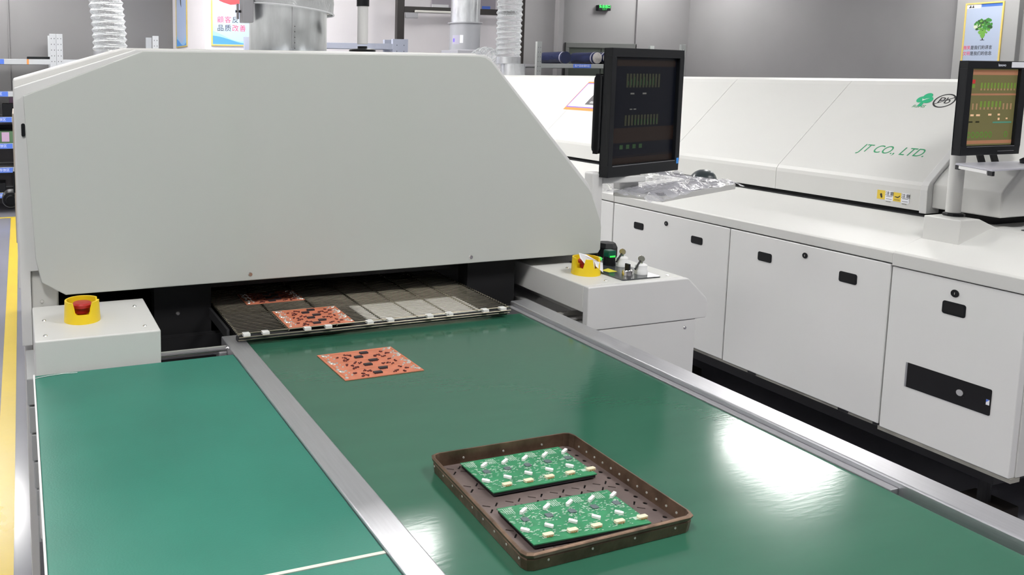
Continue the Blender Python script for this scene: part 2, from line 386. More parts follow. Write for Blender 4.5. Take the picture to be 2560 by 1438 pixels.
# emergency stops -----------------------------------------------------
def guard(px, py, notches, z, label_btn=True, r=.036, h=.045, rot=0):
    c = on_z(px, py, z)
    b = MB(); n = 72; inner = []; outer = []
    def hh(a):
        for na, wd in notches:
            d = abs((a - na + PI) % (2 * PI) - PI)
            if d < wd: return .02 + (h - .02) * max(0, min(1, (d - wd * .72) / (wd * .28)))
        return h
    rings = [[], [], [], []]
    for kk in range(n):
        a = 2 * PI * kk / n; H = hh(a); ca, sa = math.cos(a), math.sin(a)
        for R_, (rad, zz) in zip(rings, ((r * 1.06, 0), (r, H), (r - .004, H), (r - .004, .003))):
            R_.append(b.bm.verts.new((c.x + rad * ca, c.y + rad * sa, z + zz)))
    for A_, B_ in zip(rings, rings[1:]):
        for kk in range(n): b.bm.faces.new((A_[kk], A_[(kk + 1) % n], B_[(kk + 1) % n], B_[kk]))
    b.bm.faces.new(rings[3])
    g = b.build('stop_guard', YEL, A, smooth=True)
    MB().lathe([(.010, .003), (.010, .014), (.016, .018), (.0165, .028), (.021, .030), (.0215, .036), (.018, .0395), (0, .0405)], (c.x, c.y, z), 28).build('stop_button', RED, g, smooth=True)
    return g, c
g1, c1 = guard(206, 800, [(-PI / 2 - .05, .62), (.15, .25)], .966)
g2, c2 = guard(1464, 684, [(-PI / 2 + .25, .42), (PI + .45, .40)], .967)
# folded paper slip in the second guard
b = MB(); p = c2
pts = [(-.034, -.012, .062), (-.012, -.016, .050), (.006, -.026, .040), (.030, -.030, .034)]
for (x0, y0, z0), (x1, y1, z1) in zip(pts, pts[1:]):
    b.poly([(p.x + x0, p.y + y0, .967 + z0), (p.x + x1, p.y + y1, .967 + z1), (p.x + x1 + .001, p.y + y1 - .002, .967 + z1 - .026), (p.x + x0 + .002, p.y + y0 - .004, .967 + z0 - .014)])
b.poly([(p.x - .032, p.y - .010, 1.028), (p.x - .008, p.y - .010, 1.021), (p.x + .024, p.y - .018, 1.003), (p.x - .005, p.y - .012, 1.006)])
o = b.build('paper_slip', PAPER); tag(o, 'folded white paper slip stuck in the yellow guard on the right control box', 'paper')
md = o.modifiers.new('s', 'SOLIDIFY'); md.thickness = .0005
# control plate -------------------------------------------------------
pl = MB().prism_z([(x, y) for x, y in rounded(1.468, 1.728, 1.592, 1.955, .006)], .9672, .9705).build('switch_plate', mat('smoked_plate', (.05, .055, .06), .18, spec=.7), A, .0008)
lp = [on_z(*q, .9708) for q in ((1503, 676), (1523, 681), (1544, 679), (1520, 671))]
MB().poly([tuple(v) for v in lp]).build('yellow_label', mat('yellow_label', (.72, .65, .06), .5), pl)
def zc(px, py): return on_z(px, py, .9706)
c = zc(1568, 689)
kn = MB().lathe([(.014, 0), (.014, .014), (.0125, .016), (.009, .016), (0, .016)], tuple(c), 24).build('selector_ring', CHROME, pl, smooth=True)
MB().box(c.x - .003, c.y - .008, c.z + .016, c.x + .003, c.y + .008, c.z + .032).build('selector_handle', BLACKG, pl, .001)
for px, py in ((1602, 684), (1555, 665)):
    c = zc(px, py)
    ks = MB().lathe([(.017, 0), (.017, .010), (.0155, .012), (.0155, .024), (.011, .027), (0, .027)], tuple(c), 28).build('key_switch', mat('white_plastic', (.78, .79, .79), .3), pl, smooth=True)
    MB().box(c.x - .001, c.y - .004, c.z + .0265, c.x + .001, c.y + .003, c.z + .034).build('key_blade', CHROME, pl)
    MB().tube((c.x, c.y, c.z + .0405), (c.x - .0018, c.y - .0014, c.z + .0405), .0088, n=20).build('key_head', mat('key_brass', (.45, .43, .38), .25, metal=1), pl, .0008)
    b = MB(); b.path([(c.x - .004, c.y, c.z + .034), (c.x - .016, c.y - .004, c.z + .024), (c.x - .028, c.y - .010, c.z + .016)], .0026, 8); b.build('spare_key', DARK, pl, smooth=True)
c = zc(1492, 672)
MB().lathe([(.014, 0), (.014, .024), (.012, .026), (0, .026)], tuple(c), 24).build('button_barrel', CHROME, pl, smooth=True)
MB().lathe([(.0125, .0262), (.0125, .030), (.011, .032), (0, .032)], tuple(c), 24).build('lit_button', GREENLIT, pl, smooth=True)
c = zc(1523, 662)
MB().lathe([(.016, 0), (.016, .022), (0, .022)], tuple(c), 20).build('button_barrel', BLACKG, pl, smooth=True)
MB().box(c.x - .012, c.y - .012, c.z + .0225, c.x + .012, c.y + .012, c.z + .042).build('square_lens', GREENDK, pl, .002)
MB().box(c.x - .009, c.y - .0127, c.z + .0235, c.x + .009, c.y - .0122, c.z + .028).build('lens_glow', GREENLIT, pl)

# ------------------------------------------------------------------ monitor stand and monitor on the front oven
def monitor(p0, p1, z0, z1, label, depth, screen_fn, housing=True, chin=.035, side=.022):
    """p0,p1: front lower-left and lower-right corners in plan"""
    p0 = Vector((p0[0], p0[1], 0)); p1 = Vector((p1[0], p1[1], 0)); u = (p1 - p0); W = u.length; ang = math.atan2(u.y, u.x)
    t = thing('monitor', (p0.x, p0.y, z0), label, 'monitor', None, True, ang)
    H = z1 - z0
    b = MB()
    so = [(0, 0, 0), (W, 0, 0), (W, 0, H), (0, 0, H)]
    x0, x1, y0, y1 = side, W - side, chin, H - .026
    b.box(0, 0, 0, W, .03, y0).box(0, 0, y1, W, .03, H).box(0, 0, y0, x0, .03, y1).box(x1, 0, y0, W, .03, y1).box(x0, .012, y0, x1, .03, y1)
    bmesh.ops.remove_doubles(b.bm, verts=b.bm.verts, dist=1e-5)
    b.build('bezel', BLACKG, t, .0015)
    if housing:
        MB().prism_x(rounded(.0305, H * .18, depth, H * .80, .018), -.002 if depth > .05 else .02, W * .8).build('rear_housing', BLACKG, t, .004)
    else:
        MB().prism_x(rounded(.0305, H * .15, depth, H * .85, .015), W * .15, W * .85).build('rear_housing', BLACKG, t, .004)
    screen_fn(t, x0 + .001, x1 - .001, y0 + .001, y1 - .001, W, H)
    return t
def flat(t, name, rects, material, y=.0112):
    if len(rects) <= 4:
        for x0, z0, x1, z1 in rects: o = MB().poly([(x0, y, z0), (x1, y, z0), (x1, y, z1), (x0, y, z1)]).build(name, material, t)
        return o
    b = MB()
    for x0, z0, x1, z1 in rects: b.poly([(x0, y, z0), (x1, y, z0), (x1, y, z1), (x0, y, z1)])
    o = b.build(name, material, t); o['kind'] = 'stuff'; return o
def scr_dark(t, x0, x1, z0, z1, W, H):
    flat(t, 'screen', [(x0, z0, x1, z1)], mat('dim_screen', (.004, .005, .009), .3, spec=.2, emit=.12))
    w_, h_ = x1 - x0, z1 - z0
    def R(a, b, c, d): return (x0 + a * w_, z0 + b * h_, x0 + c * w_, z0 + d * h_)
    flat(t, 'screen_bar', [R(.02, .0, 1, .06), R(0, .07, 1, .075), R(.0, .20, 1, .34), R(.05, .92, .98, .98)], mat('dim_brown', (.016, .010, .008), .4, spec=.2, emit=.16), .0109)
    flat(t, 'screen_gauge', [R(.2 + .05 * i, .72, .23 + .05 * i, .85) for i in range(11)] + [R(.2 + .05 * i, .36, .23 + .05 * i, .46) for i in range(11)], mat('dim_gauge', (.022, .024, .009), .4, emit=.16), .0107)
    flat(t, 'screen_gauge', [R(.22 + .05 * i, .74, .235 + .05 * i, .78 + .02 * (i % 3)) for i in range(9)] + [R(.35 + .05 * i, .37, .365 + .05 * i, .42) for i in range(8)] + [R(.14 + .1 * i, .14, .19 + .1 * i, .18) for i in range(4)], mat('dim_green', (.012, .045, .010), .4, emit=.16), .0105)
    flat(t, 'screen_note', [R(.27, .655, .33, .67), R(.46, .655, .52, .67), R(.27, .51, .31, .52), R(.33, .51, .37, .52)], mat('dim_white', (.12, .12, .11), .4, emit=.16), .0106)
    flat(t, 'bezel_line', [(x0, z0 - .004, x1, z0 - .0025)], ALUD, -.0004)
    MB().box(W - .014, -.0006, .022, W - .002, -.0001, .040).build('blue_sticker', mat('sky_blue', (.05, .3, .85), .4), t)
def scr_lit(t, x0, x1, z0, z1, W, H):
    flat(t, 'screen', [(x0, z0, x1, z1)], mat('olive_screen', (.11, .10, .04), .3, emit=.62))
    w_, h_ = x1 - x0, z1 - z0
    def R(a, b, c, d): return (x0 + a * w_, z0 + b * h_, x0 + c * w_, z0 + d * h_)
    flat(t, 'screen_bar', [R(0, .92, 1, .985), R(0, .655, 1, .68), R(0, .02, 1, .065)], mat('screen_orange', (.28, .13, .07), .4, emit=.55), .0109)
    g = []
    for i in range(11): g.append(R(.24 + .07 * i, .72, .27 + .07 * i, .80))
    for i in range(11): g.append(R(.1 + .08 * i, .47, .13 + .08 * i, .55))
    flat(t, 'screen_gauge', g, mat('screen_pink', (.28, .17, .09), .4, emit=.55), .0107)
    flat(t, 'screen_gauge', [R(.24 + .07 * i, .745, .275 + .07 * i, .82) for i in range(11)] + [R(.26 + .08 * i, .50, .30 + .08 * i, .58) for i in range(6)] + [R(.06, .75, .12, .80)], mat('screen_green', (.12, .20, .03), .4, emit=.55), .0105)
    flat(t, 'screen_note', [R(.06, .81, .12, .86)], mat('screen_red', (.32, .02, .02), .4, emit=.8), .0105)
    flat(t, 'screen_note', [R(.08, .385, .15, .41), R(.2, .385, .28, .41), R(.45, .39, .52, .415), R(.65, .39, .70, .415), R(.66, .33, .70, .36), R(.83, .34, .87, .36)], mat('screen_cream', (.50, .32, .19), .4, emit=.8), .0105)
    flat(t, 'screen_note', [R(.06, .30, .14, .32), R(.2, .30, .28, .32)], mat('screen_black', (.02, .02, .005), .4, emit=.2), .0105)
    flat(t, 'screen_note', [R(.56, .29, .96, .31)], mat('screen_teal', (.05, .17, .12), .4, emit=.7), .0105)
    b = MB()
    for fx in (.08, .17, .26, .35, .44, .53, .86):
        cx_, cz_ = x0 + fx * w_, z0 + .14 * h_
        ring = [[(cx_ + rr * math.cos(a * PI / 8), .0104, cz_ + rr * 1.3 * math.sin(a * PI / 8)) for a in range(16)] for rr in (.0085, .0055)]
        for a in range(16): b.poly([ring[0][a], ring[0][(a + 1) % 16], ring[1][(a + 1) % 16], ring[1][a]])
    b.build('screen_dial', mat('screen_dial', (.06, .15, .02), .4, emit=.8), t)['kind'] = 'stuff'
    flat(t, 'bezel_line', [(x0, z0 - .004, x1, z0 - .0025)], ALUD, -.0004)
    flat(t, 'bezel_line', [(W * .62, .012, W * .90, .0135)], ALUD, -.0004)
    text('maker_lettering', 'lenovo', .014, basis((W * .56, -.0004, H - .014), (1, 0, 0), (0, 0, 1)), WTXT, t)
    MB().box(W * .72, -.001, H - .022, W * .98, -.0001, H - .003).build('white_sticker', PAPER, t)

monA = monitor((1.631, 2.008), (1.995, 2.118), 1.196, 1.577, 'dark-screened black monitor turned aside beside the large shaded hood', .058, scr_dark)
stA = thing('monitor_stand', (1.62, 2.00, .967), 'grey post with black foot and keyboard tray under the dark-screened monitor', 'stand')
MB().lathe([(.030, 0), (.030, .030), (.024, .042), (0, .042)], (1.622, 1.985, .9672), 8).build('foot', BLACKG, stA)
MB().box(1.600, 2.035, 1.0, 1.640, 2.075, 1.21).build('post', PAINT2, stA, .006, seg=3)
MB().box(1.595, 1.99, .9672, 1.645, 2.08, 1.0005).build('post_socket', BLACKG, stA, .004)
MB().box(1.642, 2.04, 1.175, 1.80, 2.068, 1.195).build('arm', PAINT2, stA, .003)
MB().box(1.73, 2.069, 1.15, 1.80, 2.101, 1.23).build('arm', PAINT2, stA, .003)
MB().box(1.70, 2.102, 1.205, 1.78, 2.135, 1.42).build('mount', DARK, stA, .003)
u = Vector((.443, .159, 0)).normalized(); v = Vector((-u.y, u.x, 0)); q0 = Vector((1.787, 1.951, 0)); TW, TD = .47, .16
def qa(a, b): r_ = q0 + u * a + v * b; return (r_.x, r_.y)
MB().prism_z([qa(0, 0), qa(TW, 0), qa(TW, TD), qa(0, TD)], 1.126, 1.129).build('keyboard_tray', PAINT, stA)
for a0, b0, a1, b1 in ((0, 0, TW, .003), (0, 0, .003, TD), (TW - .003, 0, TW, TD), (0, TD - .003, TW, TD)):
    MB().prism_z([qa(a0, b0), qa(a1, b0), qa(a1, b1), qa(a0, b1)], 1.129, 1.143).build('tray_rim', PAINT, stA)
# keyboard in a plastic bag
kb = thing('keyboard', (q0.x, q0.y, 1.13), 'dark grey keyboard inside a clear plastic bag on the tray', 'keyboard')
MB().prism_z([qa(.02, .015), qa(.40, .015), qa(.40, .145), qa(.02, .145)], 1.1295, 1.142).build('case', mat('keyboard_grey', (.16, .16, .18), .5), kb, .002)
b = MB()
for r_ in range(5):
    for c_ in range(18):
        a = .03 + c_ * .0203; d = .024 + r_ * .0235
        b.prism_z([qa(a, d), qa(a + .017, d), qa(a + .017, d + .019), qa(a, d + .019)], 1.1425, 1.148)
b.build('keycaps', mat('keycap_grey', (.2, .2, .22), .5), kb)['kind'] = 'stuff'
b = MB(); NX, NY = 60, 26; grid = []
from mathutils import noise
for i in range(NX + 1):
    row = []
    for j in range(NY + 1):
        a = -.08 + .55 * i / NX; d = -.030 + .215 * j / NY
        nz = noise.noise(Vector((a * 16, d * 22, 3))) * .011 + noise.noise(Vector((a * 45, d * 50, 7))) * .006
        inside = max(0, min(1, (a + .03) / .05)) * max(0, min(1, (.47 - a) / .06))
        h = 1.1555 + nz + .012 * math.sin(max(0, min(1, a / .45)) * PI)
        if d < 0: h -= .020 * min(1, -d / .045) ** 1.0
        if a < 0: h = h - .004 + .06 * a; d = d * (1 + a * 3) + .02
        if a > .42: h -= .10 * (a - .42)
        if d > .165: h += (d - .165) * .9
        x, y = qa(a, d); row.append(b.bm.verts.new((x, y, max(h, 1.110 if (d < 0 or a < 0) else 1.1495))))
    grid.append(row)
for i in range(NX):
    for j in range(NY): b.bm.faces.new((grid[i][j], grid[i + 1][j], grid[i + 1][j + 1], grid[i][j + 1]))
tag(b.build('plastic_bag', FILM, smooth=True), 'crumpled clear plastic bag draped over the keyboard tray', 'bag')
# mouse standing at the right end of the tray
mp = qa(.452, .10)
b = MB(); ms = []
for i in range(13):
    t_ = i / 12; a = t_ * PI; r_ = .004 + .028 * math.sin(a) ** .6; hgt = .004 + .026 * math.sin(a * .95 + .05) ** .7
    ring = []
    for kx in range(11):
        th = PI * kx / 10; X_ = (t_ - .5) * .125; Y_ = r_ * 1.2 * math.cos(th); Z_ = hgt * 1.25 * math.sin(th)
        w_ = Vector((mp[0], mp[1], 1.146)) + u * X_ + v * Y_; ring.append((w_.x, w_.y, w_.z + Z_))
    ms.append(ring)
V = [[b.bm.verts.new(p) for p in r_] for r_ in ms]
for A_, B_ in zip(V, V[1:]):
    for kx in range(10): b.bm.faces.new((A_[kx], A_[kx + 1], B_[kx + 1], B_[kx]))
    b.bm.faces.new((A_[10], A_[0], B_[0], B_[10]))
b.bm.faces.new(V[0]); b.bm.faces.new(V[-1])
tag(b.build('computer_mouse', mat('mouse_black', (.02, .03, .035), .3), smooth=True), 'black computer mouse on top of the bagged keyboard', 'mouse')

# ------------------------------------------------------------------ signal tower and ducts on the front oven
c = on_y(906, 120, 2.4); tx = c.x
t = thing('signal_tower', (tx, 2.4, 1.5478), 'grey signal post with black foot on top of the front oven', 'signal light')
MB().lathe([(.030, 0), (.030, .0115), (.041, .012), (.041, .022), (.036, .025), (.0, .025)], (tx, 2.4, 1.5478), 28).build('foot', BLACKG, t, smooth=True)
MB().lathe([(.015, .0255), (.015, .033), (0, .033)], (tx, 2.4, 1.5478), 20).build('collar', BLACKG, t, smooth=True)
MB().tube((tx, 2.4, 1.5875), (tx, 2.4, 1.702), .0165, n=24).build('post', PAINT2, t, smooth=True)
MB().tube((tx, 2.4, 1.7025), (tx, 2.4, 1.76), .0195, n=24).build('lamp_base', BLACKG, t, smooth=True)

DX, DY, DR = on_y(720, 100, 2.48).x, 2.48, .1195
t = thing('exhaust_duct', (DX, DY, 1.5478), 'wide galvanised exhaust duct on top of the front oven', 'duct')
MB().lathe([(DR, 0), (DR, .40)], (DX, DY, 1.5478), 64).build('pipe', GALV, t, smooth=True).modifiers.new('s', 'SOLIDIFY').thickness = .002
MB().lathe([(DR + .004, 0), (DR + .004, .004), (DR, .006)], (DX, DY, 1.5478), 64).build('foot_ring', GALV, t, smooth=True)
d0 = Vector((DX, DY, 0)); sd = (CAM - d0); sd.z = 0; sd.normalize(); sl = Vector((-sd.y, sd.x, 0))
aa = .10
sv = sd * math.cos(aa) + sl * math.sin(aa); lt = Vector((-sv.y, sv.x, 0))
zr0, zr1 = on_y(742, 121, 2.36).z, on_y(742, 66, 2.36).z
for i in range(5):
    p = d0 + sv * (DR + .0005) + lt * .008; MB().tube((p.x, p.y, zr0 + (zr1 - zr0) * i / 4), (p.x + sv.x * .0015, p.y + sv.y * .0015, zr0 + (zr1 - zr0) * i / 4), .0013, n=8).build('rivet_or_hole', DARK, t)
seam = d0 + sv * (DR + .0006)
MB().box(seam.x - .0008, seam.y - .001, 1.57, seam.x + .0008, seam.y + .001, 1.7).build('seam', ALUD, t)
p = d0 - sl * (DR + .004) if (d0 - sl).x < (d0 + sl).x else d0 + sl * (DR + .004)
p = on_y(612, 30, DY - .04)
MB().box(p.x - .012, p.y - .02, 1.645, p.x + .022, p.y + .02, 1.72).build('clamp', ALUD, t, .003)
MB().tube((p.x - .022, p.y, 1.655), (p.x - .022, p.y, 1.70), .0045, n=10).build('clamp_bolt', CHROME, t, smooth=True)
MB().tube((p.x - .028, p.y, 1.678), (p.x + .01, p.y, 1.678), .004, n=10).build('clamp_bolt', DARK, t, smooth=True)
q_ = on_y(826, 35, DY); MB().tube((q_.x - .02, DY, q_.z), (q_.x + .006, DY, q_.z), .0035, n=10).build('clamp_bolt', CHROME, t, smooth=True)
# clear plastic sleeve folded over the top of the duct
b = MB(); NA = 120; rings = []
for j in range(7):
    ring = []
    for i in range(NA):
        a = 2 * PI * i / NA
        dirv = Vector((math.cos(a), math.sin(a), 0)); side = dirv.dot(lt)   # lt points to screen right or left
        low = 1.690 - .016 * dirv.dot(Vector((1, 0, 0)))
        z = low + j * .028
        rr = DR + .010 + .010 * (dirv.x > 0) * dirv.x + (.004 * math.sin(9 * a + j) + .010 * noise.noise(Vector((3 * math.cos(a), 3 * math.sin(a), j * .8)))) * (1 if j else .3)
        ring.append(b.bm.verts.new((DX + dirv.x * rr, DY + dirv.y * rr, z)))
    rings.append(ring)
for A_, B_ in zip(rings, rings[1:]):
    for i in range(NA): b.bm.faces.new((A_[i], A_[(i + 1) % NA], B_[(i + 1) % NA], B_[i]))
o = tag(b.build('plastic_sleeve', film('sleeve_film', .42, (.8, .82, .82), .15, 20, 1.0), smooth=True), 'clear plastic sleeve wrapped round the top of the wide duct', 'plastic sleeve')
b = MB(); b.path([tuple(v) for v in [Vector((DX + (DR + .0115 + .010 * max(0, math.cos(a))) * math.cos(a), DY + (DR + .0115 + .010 * max(0, math.cos(a))) * math.sin(a), 1.689 - .016 * math.cos(a))) for a in [2 * PI * i / 60 for i in range(61)]]], .0028, 6)
b.build('sleeve_hem', mat('hem_plastic', (.8, .82, .84), .2, alpha=.75), o, smooth=True)

def hose(x, y, z0, z1, R, turns, label, lean=(0, 0), cap=True, wob=.3):
    t = thing('flexible_hose', (x, y, z0), label, 'hose')
    b = MB(); NA = 40; pr = []; steps = turns * 8; rings = []
    for i in range(steps + 1):
        f_ = i / steps; zz = z0 + (z1 - z0) * f_; ox, oy = lean[0] * f_ * f_, lean[1] * f_
        ring = []
        for kx in range(NA):
            a = 2 * PI * kx / NA
            r_ = R * (1 + .055 * math.cos(2 * PI * (i / 8.0) - a)) + wob * .012 * noise.noise(Vector((math.cos(a) * 2, math.sin(a) * 2, f_ * turns * .9)))
            ring.append(b.bm.verts.new((x + ox + r_ * math.cos(a), y + oy + r_ * math.sin(a), zz)))
        rings.append(ring)
    for A_, B_ in zip(rings, rings[1:]):
        for kx in range(NA): b.bm.faces.new((A_[kx], A_[(kx + 1) % NA], B_[(kx + 1) % NA], B_[kx]))
    b.build('clear_skin', HOSE, t, smooth=True)
    pts = []
    for i in range(turns * 20 + 1):
        a = 2 * PI * i / 20; f_ = i / (turns * 20)
        pts.append((x + lean[0] * f_ * f_ + R * 1.05 * math.cos(a), y + lean[1] * f_ + R * 1.05 * math.sin(a), z0 + (z1 - z0) * f_))
    bb = MB(); bb.path(pts, R * .035, 5); bb.build('wire_coil', mat('hose_wire', (.78, .80, .82), .12, spec=1, alpha=.55), t, smooth=True)
    MB().lathe([(R * 1.02, -.055), (R * 1.02, 0), (R * .99, 0)], (x, y, z0), 40).build('collar', GALV, t, smooth=True)
    return t
p = on_y(275, 100, 5.0); hose(p.x, 5.0, 1.612, 2.1, .093, 14, 'clear ribbed hose rising from the left shoulder of the front oven', lean=(-.06, 0))

# ------------------------------------------------------------------ PCBs
def frame(pts, z):
    P = [on_z(*q, z) for q in pts]            # far-left, far-right, near-right, near-left
    c = sum(P, Vector()) / 4; ux = ((P[1] - P[0]) + (P[2] - P[3])) / 2; uy = ((P[0] - P[3]) + (P[1] - P[2])) / 2
    return c, math.atan2(ux.y, ux.x), ux.length, uy.length
def local(t, px, py, z):
    p = on_z(px, py, z) - t.location; a = -t.rotation_euler.z
    return p.x * math.cos(a) - p.y * math.sin(a), p.x * math.sin(a) + p.y * math.cos(a)
ORB = mat('orange_pcb', (.60, .20, .115), .4, var=.10, vscale=60)
CHIP = mat('chip_black', (.03, .025, .03), .45)
SOLD = mat('solder', (.75, .72, .66), .25, metal=.6)
REDC = mat('dark_red_smd', (.12, .03, .03), .5)
TRK = mat('pcb_trace', (.50, .17, .06), .4)
def orange_board(corners, z, label):
    c, ang, W, H = frame(corners, z + .0016)
    t = thing('circuit_board', (c.x, c.y, z), label, 'circuit board', 'orange circuit boards on the line', True, ang)
    MB().box(-W / 2, -H / 2, 0, W / 2, H / 2, .0016).build('board', ORB, t, .0002)
    def P(a, b): return (-W / 2 + a * W, -H / 2 + b * H)
    for r_ in range(3):
        for a, b_ in ((.57, .86 - .31 * r_), (.45, .73 - .31 * r_)):
            x, y = P(a, b_)
            mb = MB().box(x - .009, y - .0045, .0018, x + .009, y + .0045, .0045)
            for s_ in range(5):
                for sg in (-1, 1): mb.box(x - .008 + s_ * .0038, y + sg * .0045 - .0012, .0016, x - .007 + s_ * .0038, y + sg * .0045 + .0012, .0026)
            mb.build('chip', CHIP, t)
    b = MB(); rnd = random.Random(3)
    for r_ in range(3):
        for cx_, cy_ in ((.33, .85), (.38, .82), (.27, .75), (.65, .70), (.71, .72), (.75, .66), (.78, .84), (.2, .80), (.84, .76), (.62, .88), (.24, .66), (.30, .68)):
            for _ in range(5):
                x, y = P(cx_ + rnd.uniform(-.025, .025), cy_ - .31 * r_ + rnd.uniform(-.025, .025)); s_ = rnd.uniform(.0009, .0019)
                b.box(x - s_, y - s_ * .7, .0017, x + s_, y + s_ * .7, .0035)
    b.build('small_components', REDC, t)['kind'] = 'stuff'
    b = MB()
    for r_ in range(3):
        for cx_, cy_, s_ in ((.055, .93, .005), (.075, .90, .004), (.12, .92, .003), (.14, .76, .0025), (.13, .84, .002), (.045, .69, .004), (.935, .93, .004), (.955, .95, .004), (.88, .93, .003), (.90, .76, .003), (.93, .72, .0035), (.965, .70, .004), (.84, .88, .002), (.945, .80, .003), (.07, .78, .003)):
            x, y = P(cx_, cy_ - .31 * r_); b.lathe([(s_, .0017), (s_ * .8, .0032), (0, .0038)], (x, y, 0), 8)
    b.build('solder_pads', SOLD, t)['kind'] = 'stuff'
    b = MB()
    for r_ in range(3):
        for cx_, cy_ in ((.035, .82), (.965, .84)):
            x, y = P(cx_, cy_ - .31 * r_); b.box(x - .0012, y - .016, .0017, x + .0012, y + .014, .0021)
        x, y = P(.5, .93 - .31 * r_); b.box(x - W * .34, y - .0003, .0017, x + W * .34, y + .0003, .0019)
    b.build('traces', TRK, t)['kind'] = 'stuff'
    return t
orange_board(((791, 888), (976, 867), (1061, 924), (865, 952)), .8962, 'orange circuit board lying on the green belt')
orange_board(((678, 778), (836, 766), (888, 803), (724, 821)), MZ + .0016, 'red-orange circuit board coming out on the mesh belt')
orange_board(((560, 745), (700, 733), (795, 740), (650, 752)), MZ + .0016, 'dark circuit board deep in the tunnel on the mesh belt')

GRB = mat('green_pcb', (.028, .22, .095), .35, var=.16, vscale=70)
SILK = mat('silkscreen', (.42, .56, .46), .5)
IVORY = mat('ivory_connector', (.72, .66, .48), .45)
WCON = mat('white_connector', (.85, .85, .83), .4)
DKG = mat('carrier_black', (.015, .015, .02), .6)
SMD = mat('grey_chip', (.10, .13, .14), .4)
def sc2(px, py): return 1040 + px / 3.459, 1060 + py / 3.459
ZT = .8995
def green_board(cor, diag, low, ivo, chips, label):
    z = .9015; zt = z + .0065
    pts = [sc2(*q) for q in cor]
    c, ang, W, H = frame(pts, zt)
    t = thing('circuit_board', (c.x, c.y, z), label, 'circuit board', 'green circuit boards in the rusty tray', True, ang)
    MB().box(-W / 2, -H / 2, .0045, W / 2, H / 2, .0062).build('board', GRB, t, .0002)
    MB().box(-W / 2 + .002, -H / 2 + .001, 0, W / 2 - .002, H / 2 - .001, .0045).build('carrier', DKG, t)
    def place(lst, name, w_, h_, hh, m_, da):
        for q in lst:
            x, y = local(t, *sc2(*q), zt); ca, sa = math.cos(da), math.sin(da)
            pr = [(x + a * ca - b_ * sa, y + a * sa + b_ * ca) for a, b_ in rounded(-w_, -h_, w_, h_, min(w_, h_) * .4, 2)]
            MB().prism_z(pr, .0063, .0063 + hh).build(name, m_, t, .0004)
    place(diag, 'white_socket', .0023, .0078, .004, WCON, -1.0)
    place(low, 'white_plug', .0058, .0028, .0035, WCON, -.8)
    place(ivo, 'ivory_connector', .0075, .0034, .0035, IVORY, .05)
    place(chips, 'chip', .0052, .0048, .0012, SMD, 0)
    # black legs beside the white plugs, pins on the ivory connectors
    b = MB()
    for q in ivo:
        x, y = local(t, *sc2(*q), zt)
        for s_ in (-.0035, 0, .0035): b.box(x + s_ - .0009, y - .0042, .0066, x + s_ + .0009, y - .0034, .0085)
    b.build('connector_pins', mat('orange_pin', (.5, .3, .12), .4), t)['kind'] = 'stuff'
    b = MB(); rnd = random.Random(11)
    for q in chips:
        x, y = local(t, *sc2(*q), zt)
        for kx in range(34):
            a = rnd.uniform(0, 2 * PI); r_ = rnd.uniform(.0065, .014); s_ = rnd.uniform(.0005, .0013)
            xx, yy = x + r_ * math.cos(a) * 1.1, y + r_ * math.sin(a)
            if abs(xx) < W / 2 - .002 and abs(yy) < H / 2 - .002: b.box(xx - s_, yy - s_ * .6, .0063, xx + s_, yy + s_ * .6, .0069)
    for i in range(5):
        for kx in range(5):       # comb pattern in the upper left of each cell
            x0 = -W / 2 + W * (i + .15) / 5 + kx * .003; b.box(x0, H * .30, .0063, x0 + .0012, H * .46, .0066)
        for kx in range(60):
            xx = -W / 2 + W * (i + rnd.random()) / 5; yy = rnd.uniform(-.46, .46) * H; s_ = rnd.uniform(.0006, .0030)
            b.box(xx - s_, yy - .0005, .0063, min(xx + s_, W / 2 - .001), yy + .0005, .0067)
        x0 = -W / 2 + W * (i + .55) / 5
        for kx in range(9):
            b.box(x0 + rnd.uniform(-.006, .010), -H * .40 + rnd.uniform(0, .008), .0063, x0 + .011, -H * .40 + rnd.uniform(.0085, .0095), .0066) if kx < 1 else None
    b.build('silkscreen_print', SILK, t)['kind'] = 'stuff'
    return t
green_board(((385, 340), (1240, 190), (1555, 435), (665, 590)),
            ((588, 366), (766, 335), (940, 305), (1113, 276), (1282, 246)), ((604, 500), (792, 467), (972, 433), (1152, 402), (1328, 370)),
            ((788, 530), (973, 497), (1154, 463), (1334, 430), (1510, 397)), ((610, 415), (790, 386), (965, 356), (1138, 325), (1313, 295)),
            'green circuit board in the rusty tray, the farther one from the tray front')
green_board(((705, 730), (1665, 565), (2025, 855), (1010, 1045)),
            ((928, 763), (1128, 727), (1324, 692), (1516, 657), (1704, 624)), ((943, 927), (1150, 888), (1357, 850), (1558, 813), (1756, 776)),
            ((1143, 967), (1354, 928), (1562, 888), (1760, 851), (1957, 814)), ((945, 828), (1150, 792), (1350, 755), (1543, 718), (1732, 684)),
            'green circuit board nearest the front wall of the rusty tray')

